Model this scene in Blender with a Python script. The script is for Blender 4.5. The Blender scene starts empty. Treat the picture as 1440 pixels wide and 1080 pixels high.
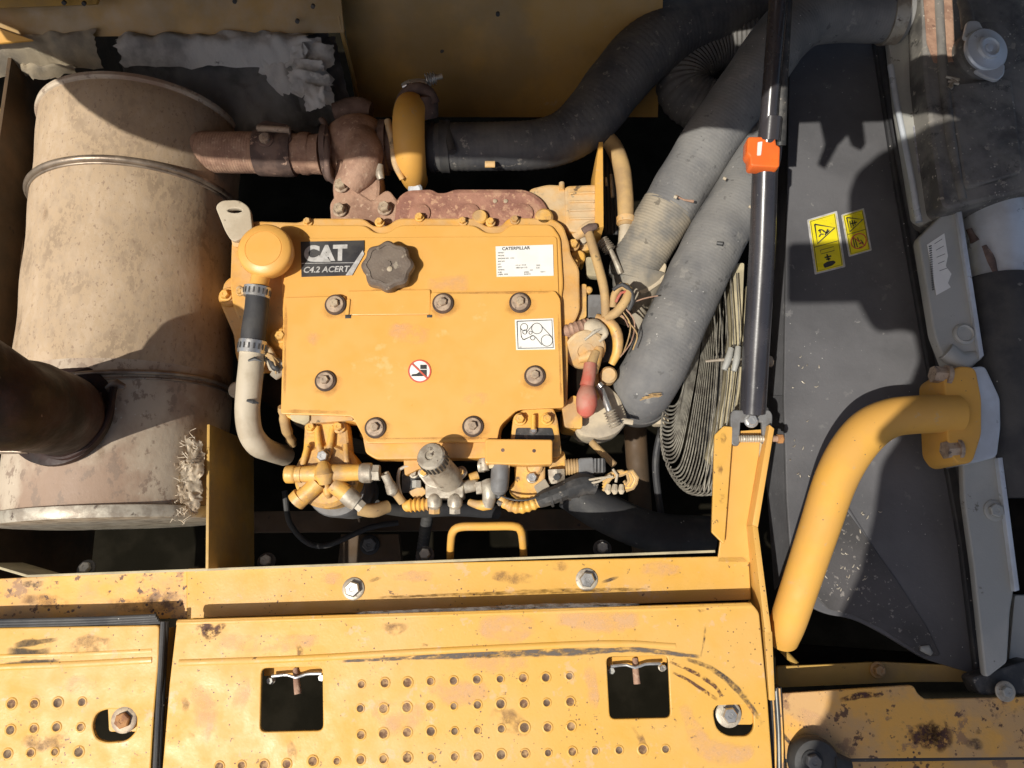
import bpy, bmesh, math, random
from mathutils import Vector, Matrix, noise
random.seed(7)
rad = math.radians
scene = bpy.context.scene
COL = scene.collection
V = Vector
MM = 0.001                      # everything below is written in millimetres

# ------------------------------------------------------------------ camera
F = 1050.0; TILT = rad(12.9); ROLL = rad(-1.3); DIST = 1050.0
r0 = V((1, 0, 0)); u0 = V((0, math.cos(TILT), math.sin(TILT))); CB = V((0, -math.sin(TILT), math.cos(TILT)))
CR = r0 * math.cos(ROLL) + u0 * math.sin(ROLL)
CU = -r0 * math.sin(ROLL) + u0 * math.cos(ROLL)
CC = CB * DIST
cam_data = bpy.data.cameras.new('camera'); cam = bpy.data.objects.new('camera', cam_data); COL.objects.link(cam)
cam_data.sensor_width = 36; cam_data.lens = 36 * F / 1440; cam_data.clip_start = 0.01; cam_data.clip_end = 100
m = Matrix((CR, CU, CB)).transposed().to_4x4(); m.translation = CC * MM
cam.matrix_world = m; scene.camera = cam

def ray(px, py):
    return CR * ((px - 720) / F) + CU * ((540 - py) / F) - CB
def P(px, py, z=0.0):
    d = ray(px, py); return CC + d * ((z - CC.z) / d.z)
def K(px, py, z=0.0):           # millimetres per photo pixel at that place
    return -(P(px, py, z) - CC).dot(CB) / F

# ------------------------------------------------------------------ light
SD = ray(1186, 372).normalized()            # the way the sunlight travels
world = bpy.data.worlds.new('World'); scene.world = world; world.use_nodes = True
nt = world.node_tree; bg = nt.nodes['Background']
sky = nt.nodes.new('ShaderNodeTexSky'); sky.sky_type = 'NISHITA'; sky.sun_disc = False
elev = math.asin(-SD.z); sky.sun_elevation = elev; sky.sun_rotation = math.atan2(-SD.x, -SD.y)
sky.air_density = 1.0; sky.dust_density = 4
nt.links.new(sky.outputs[0], bg.inputs[0]); bg.inputs[1].default_value = 0.088
sl = bpy.data.lights.new('sun', 'SUN'); sl.energy = 4.4; sl.angle = rad(0.5); sl.color = (1.0, 0.955, 0.87)
so = bpy.data.objects.new('sun', sl); COL.objects.link(so)
so.rotation_mode = 'QUATERNION'; so.rotation_quaternion = SD.to_track_quat('-Z', 'Y'); so.location = (-1, -1, 3)
scene.view_settings.view_transform = 'Standard'; scene.view_settings.look = 'None'
scene.view_settings.exposure = 0.0; scene.view_settings.gamma = 1
scene.render.resolution_x = 1024; scene.render.resolution_y = 768

# ------------------------------------------------------------------ materials
MATS = {}
def mat(name, col, col2=None, n=7, mixlo=.42, mixhi=.62, spots=None, sn=60, st=.66, spots2=None, s2n=25, s2t=.68,
        specks=None, kn=160, kt=.16, rough=.5, metal=0, bump=.15, bn=350, bump2=0, b2n=25, dust=None, dustf=.5, coat=0, rvar=.15, stretch=None, spec=None):
    if name in MATS: return MATS[name]
    m = bpy.data.materials.new(name); m.use_nodes = True; t = m.node_tree; N = t.nodes; L = t.links
    b = N['Principled BSDF']; geo = N.new('ShaderNodeNewGeometry')
    pos = geo.outputs['Position']
    if stretch:
        mp = N.new('ShaderNodeMapping'); mp.inputs['Scale'].default_value = stretch
        L.new(pos, mp.inputs[0]); pos = mp.outputs[0]
    def noi(scale, detail=5, rough_=.6, off=0.0):
        x = N.new('ShaderNodeTexNoise'); x.inputs['Scale'].default_value = scale; x.inputs['Detail'].default_value = detail
        x.inputs['Roughness'].default_value = rough_
        if off:
            a = N.new('ShaderNodeVectorMath'); a.operation = 'ADD'; a.inputs[1].default_value = (off, off * .7, -off)
            L.new(pos, a.inputs[0]); L.new(a.outputs[0], x.inputs['Vector'])
        else: L.new(pos, x.inputs['Vector'])
        return x.outputs['Fac']
    def ramp(f, lo, hi):
        x = N.new('ShaderNodeMapRange'); x.interpolation_type = 'SMOOTHSTEP'
        x.inputs['From Min'].default_value = lo; x.inputs['From Max'].default_value = hi; L.new(f, x.inputs['Value']); return x.outputs[0]
    def mix(fac, a, bcol):
        x = N.new('ShaderNodeMix'); x.data_type = 'RGBA'; L.new(fac, x.inputs[0])
        if isinstance(a, tuple): x.inputs[6].default_value = (*a, 1)
        else: L.new(a, x.inputs[6])
        x.inputs[7].default_value = (*bcol, 1); return x.outputs[2]
    def mul(a, v):
        x = N.new('ShaderNodeMath'); x.operation = 'MULTIPLY'; L.new(a, x.inputs[0])
        if isinstance(v, float): x.inputs[1].default_value = v
        else: L.new(v, x.inputs[1])
        return x.outputs[0]
    c = col
    c2 = col2 or tuple(v * .78 for v in col)
    c = mix(ramp(noi(n), mixlo, mixhi), c, c2)
    if spots2: c = mix(mul(ramp(noi(s2n, 6, .7, 3.1), s2t, s2t + .06), .85), c, spots2)
    if spots: c = mix(mul(ramp(noi(sn, 4, .65, 7.7), st, st + .05), .9), c, spots)
    if dust:
        sx = N.new('ShaderNodeSeparateXYZ'); L.new(geo.outputs['Normal'], sx.inputs[0])
        c = mix(mul(mul(ramp(sx.outputs[2], .2, 1.0), ramp(noi(18, 6, .65, 5.2), .35, .65)), float(dustf)), c, dust)
    if specks:
        x = N.new('ShaderNodeTexVoronoi'); x.inputs['Scale'].default_value = kn; L.new(pos, x.inputs['Vector'])
        inv = N.new('ShaderNodeMath'); inv.operation = 'LESS_THAN'; L.new(x.outputs['Distance'], inv.inputs[0]); inv.inputs[1].default_value = kt
        c = mix(mul(inv.outputs[0], ramp(noi(12, 3, .6, 9.9), .5, .6)), c, specks)
    L.new(c, b.inputs['Base Color'])
    rr = N.new('ShaderNodeMapRange'); L.new(noi(30, 4, .6, 1.3), rr.inputs['Value'])
    rr.inputs['From Min'].default_value = .3; rr.inputs['From Max'].default_value = .7
    rr.inputs['To Min'].default_value = max(.05, rough - rvar); rr.inputs['To Max'].default_value = min(1, rough + rvar)
    L.new(rr.outputs[0], b.inputs['Roughness']); b.inputs['Metallic'].default_value = metal
    if spec is not None: b.inputs['Specular IOR Level'].default_value = spec
    if coat: b.inputs['Coat Weight'].default_value = coat
    bp = N.new('ShaderNodeBump'); bp.inputs['Strength'].default_value = bump; bp.inputs['Distance'].default_value = .0012
    L.new(noi(bn, 4, .6, 2.2), bp.inputs['Height']); last = bp
    if bump2:
        b2 = N.new('ShaderNodeBump'); b2.inputs['Strength'].default_value = bump2; b2.inputs['Distance'].default_value = .006
        L.new(noi(b2n, 5, .6, 4.4), b2.inputs['Height']); L.new(bp.outputs[0], b2.inputs['Normal']); last = b2
    L.new(last.outputs[0], b.inputs['Normal'])
    MATS[name] = m; return m

YEL = (.70, .385, .095)
M = {}
M['cover'] = mat('engine_paint', YEL, (.72, .37, .085), n=5, rough=.42, bump=.05, bn=500, spots=(.3, .16, .06), sn=90, st=.76, spots2=(.80, .45, .16), s2n=9, s2t=.6, bump2=.05, b2n=14)
M['body'] = mat('engine_body_paint', (.70, .35, .055), (.55, .28, .07), n=16, rough=.5, bump=.15, spots=(.16, .09, .04), sn=45, st=.66, dust=(.6, .42, .22), dustf=.5)
M['cast'] = mat('cast_yellow', (.74, .40, .07), (.45, .26, .10), n=30, rough=.5, bump=.4, bn=220, spots=(.12, .07, .03), sn=60, st=.64, dust=(.55, .42, .25), dustf=.35)
M['dustyyel'] = mat('dusty_yellow', (.62, .36, .12), (.46, .31, .16), n=30, rough=.75, bump=.4, bn=180, spots=(.09, .06, .03), sn=50, st=.62, dust=(.62, .48, .30), dustf=.7)
M['deck'] = mat('deck_paint', (.67, .37, .066), (.67, .385, .10), n=7, rough=.5, bump=.15, bn=260, spots=(.14, .07, .035), sn=110, st=.655, spots2=(.64, .40, .18), s2n=30, s2t=.59, specks=(.12, .05, .03), kn=120, kt=.13, bump2=.06, b2n=8)
M['deckdirty'] = mat('deck_paint_dirty', (.78, .41, .085), (.60, .36, .15), n=12, rough=.55, bump=.25, bn=260, spots=(.09, .04, .025), sn=70, st=.60, spots2=(.33, .18, .09), s2n=22, s2t=.57, specks=(.10, .05, .03), kn=110, kt=.22)
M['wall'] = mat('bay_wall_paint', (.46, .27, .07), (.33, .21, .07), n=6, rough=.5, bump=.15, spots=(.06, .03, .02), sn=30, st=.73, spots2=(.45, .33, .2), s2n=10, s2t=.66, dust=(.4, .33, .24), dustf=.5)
M['wallshade'] = mat('shaded_wall_paint', (.10, .06, .03), (.06, .04, .022), n=7, rough=.7, bump=.2, spots=(.03, .02, .015), sn=30, st=.65)  # wall paint darkened, its shade put into the base colour
M['brownyel'] = mat('shaded_yellow_paint', (.50, .30, .07), (.38, .24, .08), n=12, rough=.55, bump=.2, spots=(.08, .05, .03), sn=50, st=.7)  # brown-yellow: shade on the yellow sheet metal put into the colour
M['pipe'] = mat('pipe_paint', (.70, .37, .065), (.66, .35, .075), n=12, rough=.7, bump=.08, spots=(.16, .08, .04), sn=70, st=.70, spots2=(.60, .36, .14), s2n=40, s2t=.62, specks=(.2, .12, .07), kn=90, kt=.08)
M['muffler'] = mat('muffler_steel', (.51, .385, .26), (.33, .24, .155), n=20, mixlo=.36, mixhi=.70, rough=.78, bump=.3, bn=160, spots=(.30, .21, .14), sn=200, st=.60, spots2=(.47, .345, .22), s2n=110, s2t=.47,  bump2=.12, b2n=20, stretch=(1, .6, 1))
M['muffler_low'] = mat('muffler_steel_lower', (.53, .44, .33), (.34, .235, .165), n=8, mixlo=.42, mixhi=.6, rough=.62, bump=.35, bn=160, spots=(.50, .43, .33), sn=60, st=.66, spots2=(.26, .19, .14), s2n=60, s2t=.55, specks=(.62, .58, .5), kn=120, kt=.10, stretch=(1, .7, 1))
M['band'] = mat('strap_steel', (.36, .29, .22), (.22, .17, .13), n=30, rough=.4, metal=.6, bump=.2)
M['dark_pipe'] = mat('sooty_pipe', (.014, .010, .009), (.04, .018, .014), n=10, spec=.25, rough=.6, bump=.5, bn=120, spots=(.2, .13, .1), sn=60, st=.68)
M['rust'] = mat('rusty_iron', (.40, .245, .165), (.27, .155, .105), n=30, rough=.85, bump=.7, bn=160, spots=(.48, .33, .23), sn=110, st=.6, spots2=(.14, .08, .06), s2n=40, s2t=.64, bump2=.3, b2n=70)
M['rustdark'] = mat('dark_rusty_iron', (.17, .11, .085), (.085, .055, .045), n=25, rough=.8, bump=.7, bn=120, spots=(.42, .28, .20), sn=60, st=.62)
M['manifold'] = mat('rusty_manifold', (.37, .185, .125), (.26, .12, .085), n=24, rough=.8, bump=.8, bn=150, spots=(.50, .29, .18), sn=120, st=.57, spots2=(.44, .25, .16), s2n=30, s2t=.56, bump2=.3, b2n=60)
M['rubber'] = mat('black_rubber', (.035, .035, .038), (.06, .058, .055), n=14, rough=.65, bump=.3, bn=200, spots=(.20, .19, .17), sn=60, st=.70, specks=(.5, .48, .42), kn=70, kt=.07)
M['hose'] = mat('dusty_hose', (.135, .135, .137), (.215, .21, .20), n=11, mixlo=.38, mixhi=.68, rough=.78, bump=.45, bn=190, spots=(.085, .084, .084), sn=60, st=.62, spots2=(.26, .25, .23), s2n=24, s2t=.6, specks=(.62, .6, .55), kn=75, kt=.07, dust=(.24, .23, .21), dustf=.4, bump2=.12, b2n=40)
M['hosedark'] = mat('hose_end_rubber', (.075, .073, .07), (.11, .105, .10), n=14, rough=.6, bump=.3, bn=200, spots=(.25, .18, .12), sn=30, st=.66)
M['hose_dust'] = mat('hose_caked_dust', (.33, .285, .215), (.18, .17, .15), n=12, rough=.85, bump=.4, bn=140, spots=(.15, .13, .1), sn=35, st=.64)
M['intake'] = mat('intake_hose_rubber', (.055, .055, .06), (.10, .095, .088), n=16, mixlo=.38, mixhi=.66, rough=.7, bump=.6, bn=160, spots=(.24, .22, .19), sn=70, st=.62, dust=(.20, .185, .16), dustf=.35)
M['shroud'] = mat('shroud_steel', (.125, .123, .128), (.088, .087, .091), n=5, mixlo=.36, mixhi=.66, rough=.62, bump=.35, bn=170, spots=(.20, .195, .19), sn=90, st=.66, spots2=(.17, .166, .165), s2n=18, s2t=.62, specks=(.6, .58, .55), kn=75, kt=.05, bump2=.1, b2n=9, spec=.3)
M['shroudlow'] = mat('scuffed_shroud_steel', (.085, .08, .08), (.06, .057, .056), n=8, rough=.6, bump=.4, bn=170, spots=(.24, .22, .20), sn=120, st=.60, specks=(.6, .58, .55), kn=110, kt=.09, spec=.3)
M['shroud_dk'] = mat('shroud_black', (.03, .03, .032), (.05, .048, .046), n=14, rough=.55, bump=.35, bn=140, spots=(.16, .14, .12), sn=50, st=.68, specks=(.45, .42, .38), kn=90, kt=.10)
M['tank'] = mat('tank_black', (.075, .07, .064), (.19, .178, .155), n=14, mixlo=.4, mixhi=.62, rough=.65, bump=.7, bn=110, bump2=.15, b2n=40, spots=(.30, .27, .22), sn=70, st=.61, spots2=(.03, .028, .026), s2n=24, s2t=.6, specks=(.5, .45, .38), kn=110, kt=.15, dust=(.2, .185, .17), dustf=.75)
M['alu'] = mat('grey_aluminium', (.36, .36, .33), (.42, .41, .37), n=9, rough=.5, metal=.15, bump=.2, spots=(.14, .13, .10), sn=35, st=.66, specks=(.1, .09, .07), kn=60, kt=.07)
M['alupipe'] = mat('bright_aluminium', (.62, .66, .70), (.50, .52, .54), n=10, rough=.38, metal=.3, bump=.1, spots=(.3, .26, .22), sn=30, st=.68)
M['zinc'] = mat('zinc_steel', (.60, .60, .58), (.46, .45, .43), n=50, rough=.32, metal=.75, bump=.1)
M['dirtyzinc'] = mat('dirty_zinc', (.50, .45, .36), (.32, .27, .21), n=50, rough=.5, metal=.35, bump=.3, bn=200, spots=(.12, .09, .07), sn=80, st=.64)
M['bolt'] = mat('dusty_bolt', (.48, .38, .26), (.33, .25, .18), n=60, rough=.6, metal=.2, bump=.3, bn=300, spots=(.13, .09, .07), sn=120, st=.63)
M['washer'] = mat('bolt_washer', (.46, .35, .25), (.30, .22, .16), n=80, rough=.6, metal=.2, bump=.4, bn=300, spots=(.1, .07, .06), sn=120, st=.6)
M['grommet'] = mat('rubber_grommet', (.06, .04, .03), (.1, .06, .04), n=60, rough=.8)
M['rustbolt'] = mat('rusty_bolt_face', (.42, .20, .07), (.25, .11, .05), n=60, rough=.8, bump=.6, bn=200)
M['cap'] = mat('brown_cap_plastic', (.15, .115, .09), (.115, .088, .07), n=25, rough=.5, bump=.35, bn=300, spots=(.34, .29, .22), sn=90, st=.62, dust=(.22, .18, .14), dustf=.5)
M['beige'] = mat('beige_hose', (.50, .43, .32), (.42, .35, .25), n=22, rough=.7, bump=.3, bn=160, spots=(.18, .14, .1), sn=45, st=.67)
M['tanhose'] = mat('tan_hose', (.50, .33, .14), (.38, .25, .12), n=22, rough=.75, bump=.3, bn=160, spots=(.12, .09, .05), sn=45, st=.65)
M['tube'] = mat('satin_black_tube', (.03, .029, .034), (.045, .042, .046), n=12, rough=.26, bump=.04, specks=(.5, .48, .45), kn=55, kt=.05, rvar=.06, coat=.3)
M['orange'] = mat('orange_plastic', (.85, .17, .03), (.78, .15, .03), n=20, rough=.35, bump=.03)
M['red'] = mat('red_rubber_boot', (.48, .10, .065), (.42, .17, .12), n=30, rough=.6, bump=.3, dust=(.5, .3, .22), dustf=.5)
M['blackplastic'] = mat('black_plastic', (.03, .03, .03), (.07, .065, .06), n=50, rough=.55, bump=.4, bn=180, spots=(.25, .22, .18), sn=80, st=.64)
M['greyplastic'] = mat('grey_plastic', (.17, .17, .17), (.13, .125, .12), n=40, rough=.6, bump=.2)
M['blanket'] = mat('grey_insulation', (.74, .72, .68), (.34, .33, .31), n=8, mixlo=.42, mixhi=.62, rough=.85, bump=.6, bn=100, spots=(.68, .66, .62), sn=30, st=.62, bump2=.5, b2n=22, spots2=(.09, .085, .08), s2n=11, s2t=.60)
M['blanketdk'] = mat('dark_grey_insulation', (.26, .25, .24), (.11, .105, .10), n=7, mixlo=.38, mixhi=.6, rough=.9, bump=.6, bn=100, spots=(.3, .29, .27), sn=24, st=.64, bump2=.4, b2n=22)  # darker grey for the lower and inner sheets
M['cream'] = mat('cream_insulation', (.56, .47, .33), (.36, .31, .24), n=14, rough=.85, bump=.6, bn=100, bump2=.3, b2n=35, spots=(.25, .2, .15), sn=30, st=.66)
M['wool'] = mat('glass_wool', (.80, .70, .55), (.60, .48, .34), n=40, rough=1, bump=.9, bn=90)
M['floor'] = mat('gap_dark_floor', (.008, .007, .0045), (.014, .012, .008), n=8, spec=.02, rough=.9, bump=.5, bn=60)  # near-black, the dark of the deep gaps put into the colour
M['block'] = mat('gap_dark_block', (.008, .0065, .005), (.014, .010, .007), n=20, spec=.05, rough=.8, bump=.6, bn=80)  # shade under and between parts put into a near-black colour
M['wire'] = mat('guard_wire', (.30, .28, .23), (.16, .145, .12), n=60, rough=.45, metal=.5, bump=.2)
M['pale'] = mat('pale_dusty_edge', (.50, .43, .27), (.36, .31, .2), n=20, rough=.8, bump=.4)
M['white'] = mat('label_white', (.80, .79, .74), (.74, .73, .69), n=30, rough=.45, bump=.03)
M['labelblack'] = mat('label_black', (.035, .035, .038), (.06, .058, .056), n=30, rough=.4, bump=.1, specks=(.25, .24, .22), kn=500, kt=.12)
M['labelgrey'] = mat('label_silver', (.50, .49, .47), (.38, .37, .35), n=120, rough=.4, bump=.1)
M['ink'] = mat('label_ink', (.03, .03, .03), (.05, .05, .05), n=50, rough=.5, bump=.02)
M['inkred'] = mat('label_red', (.62, .10, .06), (.55, .1, .06), n=50, rough=.5, bump=.02)
M['sticker'] = mat('sticker_yellow', (.78, .66, .02), (.72, .60, .03), n=40, rough=.35, bump=.03, spots=(.45, .38, .08), sn=90, st=.7)
M['stickgrey'] = mat('faded_sticker', (.38, .38, .40), (.24, .24, .26), n=60, mixlo=.45, mixhi=.55, rough=.5, bump=.2)
M['screen'] = mat('hood_underside', (.25, .16, .05), (.2, .13, .05), n=10, rough=.7)
M['cloth'] = mat('dark_cloth', (.05, .05, .06), (.04, .04, .05), n=10, rough=.9)
M['skin'] = mat('skin', (.45, .27, .18), (.42, .25, .17), n=30, rough=.6)

def smear(name, col, n=40, lo=.45, hi=.6, stretch=(1, 1, 1), alpha=.9):
    if name in MATS: return MATS[name]
    m = bpy.data.materials.new(name); m.use_nodes = True; t = m.node_tree; N = t.nodes; L = t.links
    b = N['Principled BSDF']; b.inputs['Base Color'].default_value = (*col, 1); b.inputs['Roughness'].default_value = .7
    g = N.new('ShaderNodeNewGeometry'); mp = N.new('ShaderNodeMapping'); mp.inputs['Scale'].default_value = stretch
    x = N.new('ShaderNodeTexNoise'); x.inputs['Scale'].default_value = n; x.inputs['Detail'].default_value = 7; x.inputs['Roughness'].default_value = .7
    r = N.new('ShaderNodeMapRange'); r.inputs['From Min'].default_value = lo; r.inputs['From Max'].default_value = hi; r.inputs['To Max'].default_value = alpha
    L.new(g.outputs['Position'], mp.inputs[0]); L.new(mp.outputs[0], x.inputs['Vector']); L.new(x.outputs['Fac'], r.inputs['Value']); 
    # the wear fades out towards the rim of the mark (vertex attribute 'rim')
    a = N.new('ShaderNodeAttribute'); a.attribute_name = 'rim'
    mu = N.new('ShaderNodeMath'); mu.operation = 'MULTIPLY'; L.new(r.outputs[0], mu.inputs[0]); L.new(a.outputs['Fac'], mu.inputs[1])
    L.new(mu.outputs[0], b.inputs['Alpha'])
    MATS[name] = m; return m
M['soot'] = smear('soot_smear', (.045, .04, .04), 60, .38, .6)
M['scrape'] = smear('scrape_smear', (.12, .10, .085), 60, .34, .56, (1, 3, 1))
M['rustmark'] = smear('rust_smear', (.10, .04, .025), 90, .42, .55)
M['pinkwear'] = smear('worn_paint_smear', (.74, .48, .28), 26, .38, .66, (1, 1, 1), .5)
M['oilmark'] = smear('oil_smear', (.03, .025, .02), 25, .35, .6, (1, 1, 1), .75)
M['brownmark'] = smear('brown_smear', (.24, .14, .07), 55, .4, .66, (1, 1, 1), .6)

# ------------------------------------------------------------------ object plumbing
ORG = {}
def link(name, me, mt, parent=None, label=None, cat=None, group=None, kind=None, smooth=35, capflat=False):
    """me: mesh in mm world coordinates -> recentred object in metres"""
    n = len(me.vertices); co = [0.0] * (3 * n); me.vertices.foreach_get('co', co)
    xs, ys, zs = co[0::3], co[1::3], co[2::3]
    c = V(((min(xs) + max(xs)) / 2, (min(ys) + max(ys)) / 2, (min(zs) + max(zs)) / 2))
    for i in range(n):
        co[3*i] = (co[3*i] - c.x) * MM; co[3*i+1] = (co[3*i+1] - c.y) * MM; co[3*i+2] = (co[3*i+2] - c.z) * MM
    me.vertices.foreach_set('co', co); me.update(); me.name = name
    me.polygons.foreach_set('use_smooth', [True] * len(me.polygons))
    if smooth: me.set_sharp_from_angle(angle=rad(smooth))
    if capflat:
        for f in me.polygons:
            if abs(f.normal.z) > .995 and f.area > 2e-7: f.use_smooth = False
    if mt is not None:
        me.materials.clear()
        for q in (mt if isinstance(mt, (list, tuple)) else [mt]): me.materials.append(q)
    o = bpy.data.objects.new(name, me); COL.objects.link(o)
    base = V((0, 0, 0))
    if parent is not None: o.parent = parent; base = ORG[parent.name]
    o.location = (c - base) * MM; ORG[o.name] = c
    if label: o['label'] = label
    if cat: o['category'] = cat
    if group: o['group'] = group
    if kind: o['kind'] = kind
    return o
def thing(name, label, cat, p, group=None):
    o = bpy.data.objects.new(name, None); COL.objects.link(o); o.empty_display_size = .02
    o.location = p * MM; ORG[o.name] = p.copy(); o['label'] = label; o['category'] = cat
    if group: o['group'] = group
    return o
def b2m(bm):
    bmesh.ops.recalc_face_normals(bm, faces=bm.faces[:]); me = bpy.data.meshes.new('m'); bm.to_mesh(me); bm.free(); return me

# ------------------------------------------------------------------ shape makers (all return meshes in mm)
def rounded(pts, r, seg=4):
    out = []; n = len(pts)
    for i, p in enumerate(pts):
        p = V(p[:2]); a = V(pts[i-1][:2]); b = V(pts[(i+1) % n][:2])
        da, db = (a - p), (b - p); la, lb = da.length, db.length
        rr = r[i] if isinstance(r, (list, tuple)) else r
        q = min(rr, la * .45, lb * .45)
        if q < .3: out.append(p); continue
        s, e = p + da.normalized() * q, p + db.normalized() * q
        for k in range(seg + 1):
            t = k / seg; out.append(s * (1-t)**2 + p * 2 * t * (1-t) + e * t * t)
    return out
def flat(loops, z, th, bevel=1.0):
    """loops in mm xy; top face at z, thickness th downward"""
    cu = bpy.data.curves.new('c', 'CURVE'); cu.dimensions = '2D'; cu.fill_mode = 'BOTH'
    bevel = min(bevel, th * .45); cu.extrude = max(th / 2 - bevel, .01) * MM * 100; cu.bevel_depth = bevel * MM * 100; cu.bevel_resolution = 1
    for lp in loops:
        s = cu.splines.new('POLY'); s.points.add(len(lp) - 1); s.use_cyclic_u = True
        for i, p in enumerate(lp): s.points[i].co = (p[0] * .1, p[1] * .1, 0, 1)
    o = bpy.data.objects.new('c', cu); COL.objects.link(o); bpy.context.view_layer.update()
    me = bpy.data.meshes.new_from_object(o.evaluated_get(bpy.context.evaluated_depsgraph_get()))
    bpy.data.objects.remove(o); bpy.data.curves.remove(cu)
    for v in me.vertices: v.co = V((v.co.x * 10, v.co.y * 10, v.co.z * 10 + z - th / 2))
    bm = bmesh.new(); bm.from_mesh(me); bmesh.ops.remove_doubles(bm, verts=bm.verts, dist=.02); bm.to_mesh(me); bm.free()
    return me
def px2(pts, z): return [P(a, b, z).xy for a, b in pts]
def prism(name, pts, z, th, mt, parent=None, r=0, holes=(), hr=0, bevel=1.0, zf=None, cuts=(), **kw):
    loops = [rounded(px2(pts, z), r)] + [rounded(px2(h, z), hr) for h in holes]
    me = flat(loops, z, th, bevel)
    if zf or cuts:
        bm = bmesh.new(); bm.from_mesh(me)
        for (p, nrm) in cuts:
            bmesh.ops.bisect_plane(bm, geom=bm.verts[:] + bm.edges[:] + bm.faces[:], plane_co=p, plane_no=nrm)
        for v in bm.verts: v.co.z += zf(v.co.x, v.co.y)
        bm.to_mesh(me); bm.free()
    return link(name, me, mt, parent, capflat=True, **kw)
def rect(name, cx, cy, w, h, z, th, mt, parent=None, ang=0, r=0, **kw):
    """pixel centre, pixel size, turned by ang degrees in the plane"""
    k = K(cx, cy, z); c = P(cx, cy, z); a = rad(ang); ux = V((math.cos(a), math.sin(a))); uy = V((-math.sin(a), math.cos(a)))
    pts = [c.xy + ux * (sx * w * k / 2) + uy * (sy * h * k / 2) for sx, sy in ((-1, -1), (1, -1), (1, 1), (-1, 1))]
    bevel = kw.pop('bevel', 1.0)
    return link(name, flat([rounded(pts, r * k)], z, th, bevel), mt, parent, **kw)
def mesh_poly(name, verts, faces, mt, parent=None, bevel=0, **kw):
    bm = bmesh.new(); vs = [bm.verts.new(v) for v in verts]
    for f in faces: bm.faces.new([vs[i] for i in f])
    bmesh.ops.recalc_face_normals(bm, faces=bm.faces[:])
    if bevel: bmesh.ops.bevel(bm, geom=bm.edges[:], offset=bevel, segments=2, profile=.6, affect='EDGES')
    return link(name, b2m(bm), mt, parent, **kw)
HEX = [(0,1,2,3), (7,6,5,4), (0,4,5,1), (1,5,6,2), (2,6,7,3), (3,7,4,0)]
def sheet(name, q, d, mt, parent=None, bevel=.6, **kw):
    """q: four corner points (mm vectors); d: thickness vector"""
    return mesh_poly(name, [V(p) for p in q] + [V(p) + V(d) for p in q], HEX, mt, parent, bevel, **kw)
def wallsheet(name, pa, pb, z0, z1, th, mt, parent=None, **kw):
    """upright sheet between two pixel points whose upper edge is at z0, lower edge at z1"""
    a, b = P(*pa, z0), P(*pb, z0); d = (b - a); n = V((-d.y, d.x, 0)).normalized() * th
    a2, b2 = V((a.x, a.y, z1)), V((b.x, b.y, z1))
    return sheet(name, [a, b, b2, a2], n, mt, parent, **kw)
def catmull(pts, step):
    pts = [tuple(p) for p in pts]; n = len(pts); out = []
    ex = [tuple(2*a-b for a, b in zip(pts[0], pts[1]))] + pts + [tuple(2*a-b for a, b in zip(pts[-1], pts[-2]))]
    for i in range(n - 1):
        p0, p1, p2, p3 = ex[i:i+4]
        L = (V(p1[:3]) - V(p2[:3])).length; k = max(1, int(L / step))
        for j in range(k):
            t = j / k
            out.append(tuple(.5 * ((2*b) + (-a+c)*t + (2*a-5*b+4*c-d)*t*t + (-a+3*b-3*c+d)*t**3) for a, b, c, d in zip(p0, p1, p2, p3)))
    out.append(pts[-1]); return out
def sweep(pts, seg=18, step=6, rib=None, caps=True, lump=0, hollow=0, squash=1.0, seed=0):
    """pts: (x,y,z,r) in mm"""
    c = catmull(pts, step); bm = bmesh.new(); rings = []
    pos = [V(p[:3]) for p in c]; t0 = (pos[1] - pos[0]).normalized()
    nrm = t0.orthogonal().normalized()
    if abs(t0.z) < .9: nrm = (V((0, 0, 1)) - t0 * t0.z).normalized()
    s = 0; prev = t0
    for i, p in enumerate(pos):
        if i: s += (p - pos[i-1]).length
        t = (pos[min(i+1, len(pos)-1)] - pos[max(i-1, 0)]).normalized()
        nrm = (nrm - t * nrm.dot(t)).normalized(); bn = t.cross(nrm)
        r = max(c[i][3], .05)
        if rib: r += rib[1] * math.sin(2 * math.pi * s / rib[0])
        ring = []
        for k in range(seg):
            a = 2 * math.pi * k / seg; q = nrm * math.cos(a) * squash + bn * math.sin(a)
            rr = r * (1 + (lump * noise.noise((p + q * r) * .03 + V((seed, 0, 0))) if lump else 0))
            ring.append(bm.verts.new(p + q * rr))
        rings.append(ring)
    for a, b in zip(rings, rings[1:]):
        for k in range(seg): bm.faces.new((a[k], a[(k+1) % seg], b[(k+1) % seg], b[k]))
    if hollow:
        for ring, idx in ((rings[0], 0), (rings[-1], -1)):
            cp = pos[idx]; t = (pos[1] - pos[0]).normalized() if idx == 0 else (pos[-2] - pos[-1]).normalized()
            inner = [bm.verts.new(cp + (v.co - cp) * hollow) for v in ring]; deep = [bm.verts.new(v.co + t * c[idx][3] * 1.2) for v in inner]
            for k in range(seg):
                j = (k+1) % seg
                bm.faces.new((ring[k], ring[j], inner[j], inner[k])); bm.faces.new((inner[k], inner[j], deep[j], deep[k]))
            bm.faces.new(deep)
    elif caps: bm.faces.new(rings[0][::-1]); bm.faces.new(rings[-1])
    return b2m(bm)
def tube(name, pts, mt, parent=None, seg=18, step=6, rib=None, lump=0, hollow=0, squash=1.0, **kw):
    """pts: (px, py, z, radius in px)"""
    q = []
    for (a, b, z, r) in pts:
        p = P(a, b, z); q.append((p.x, p.y, p.z, r * K(a, b, z)))
    return link(name, sweep(q, seg, step, rib, True, lump, hollow, squash), mt, parent, **kw)
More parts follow.
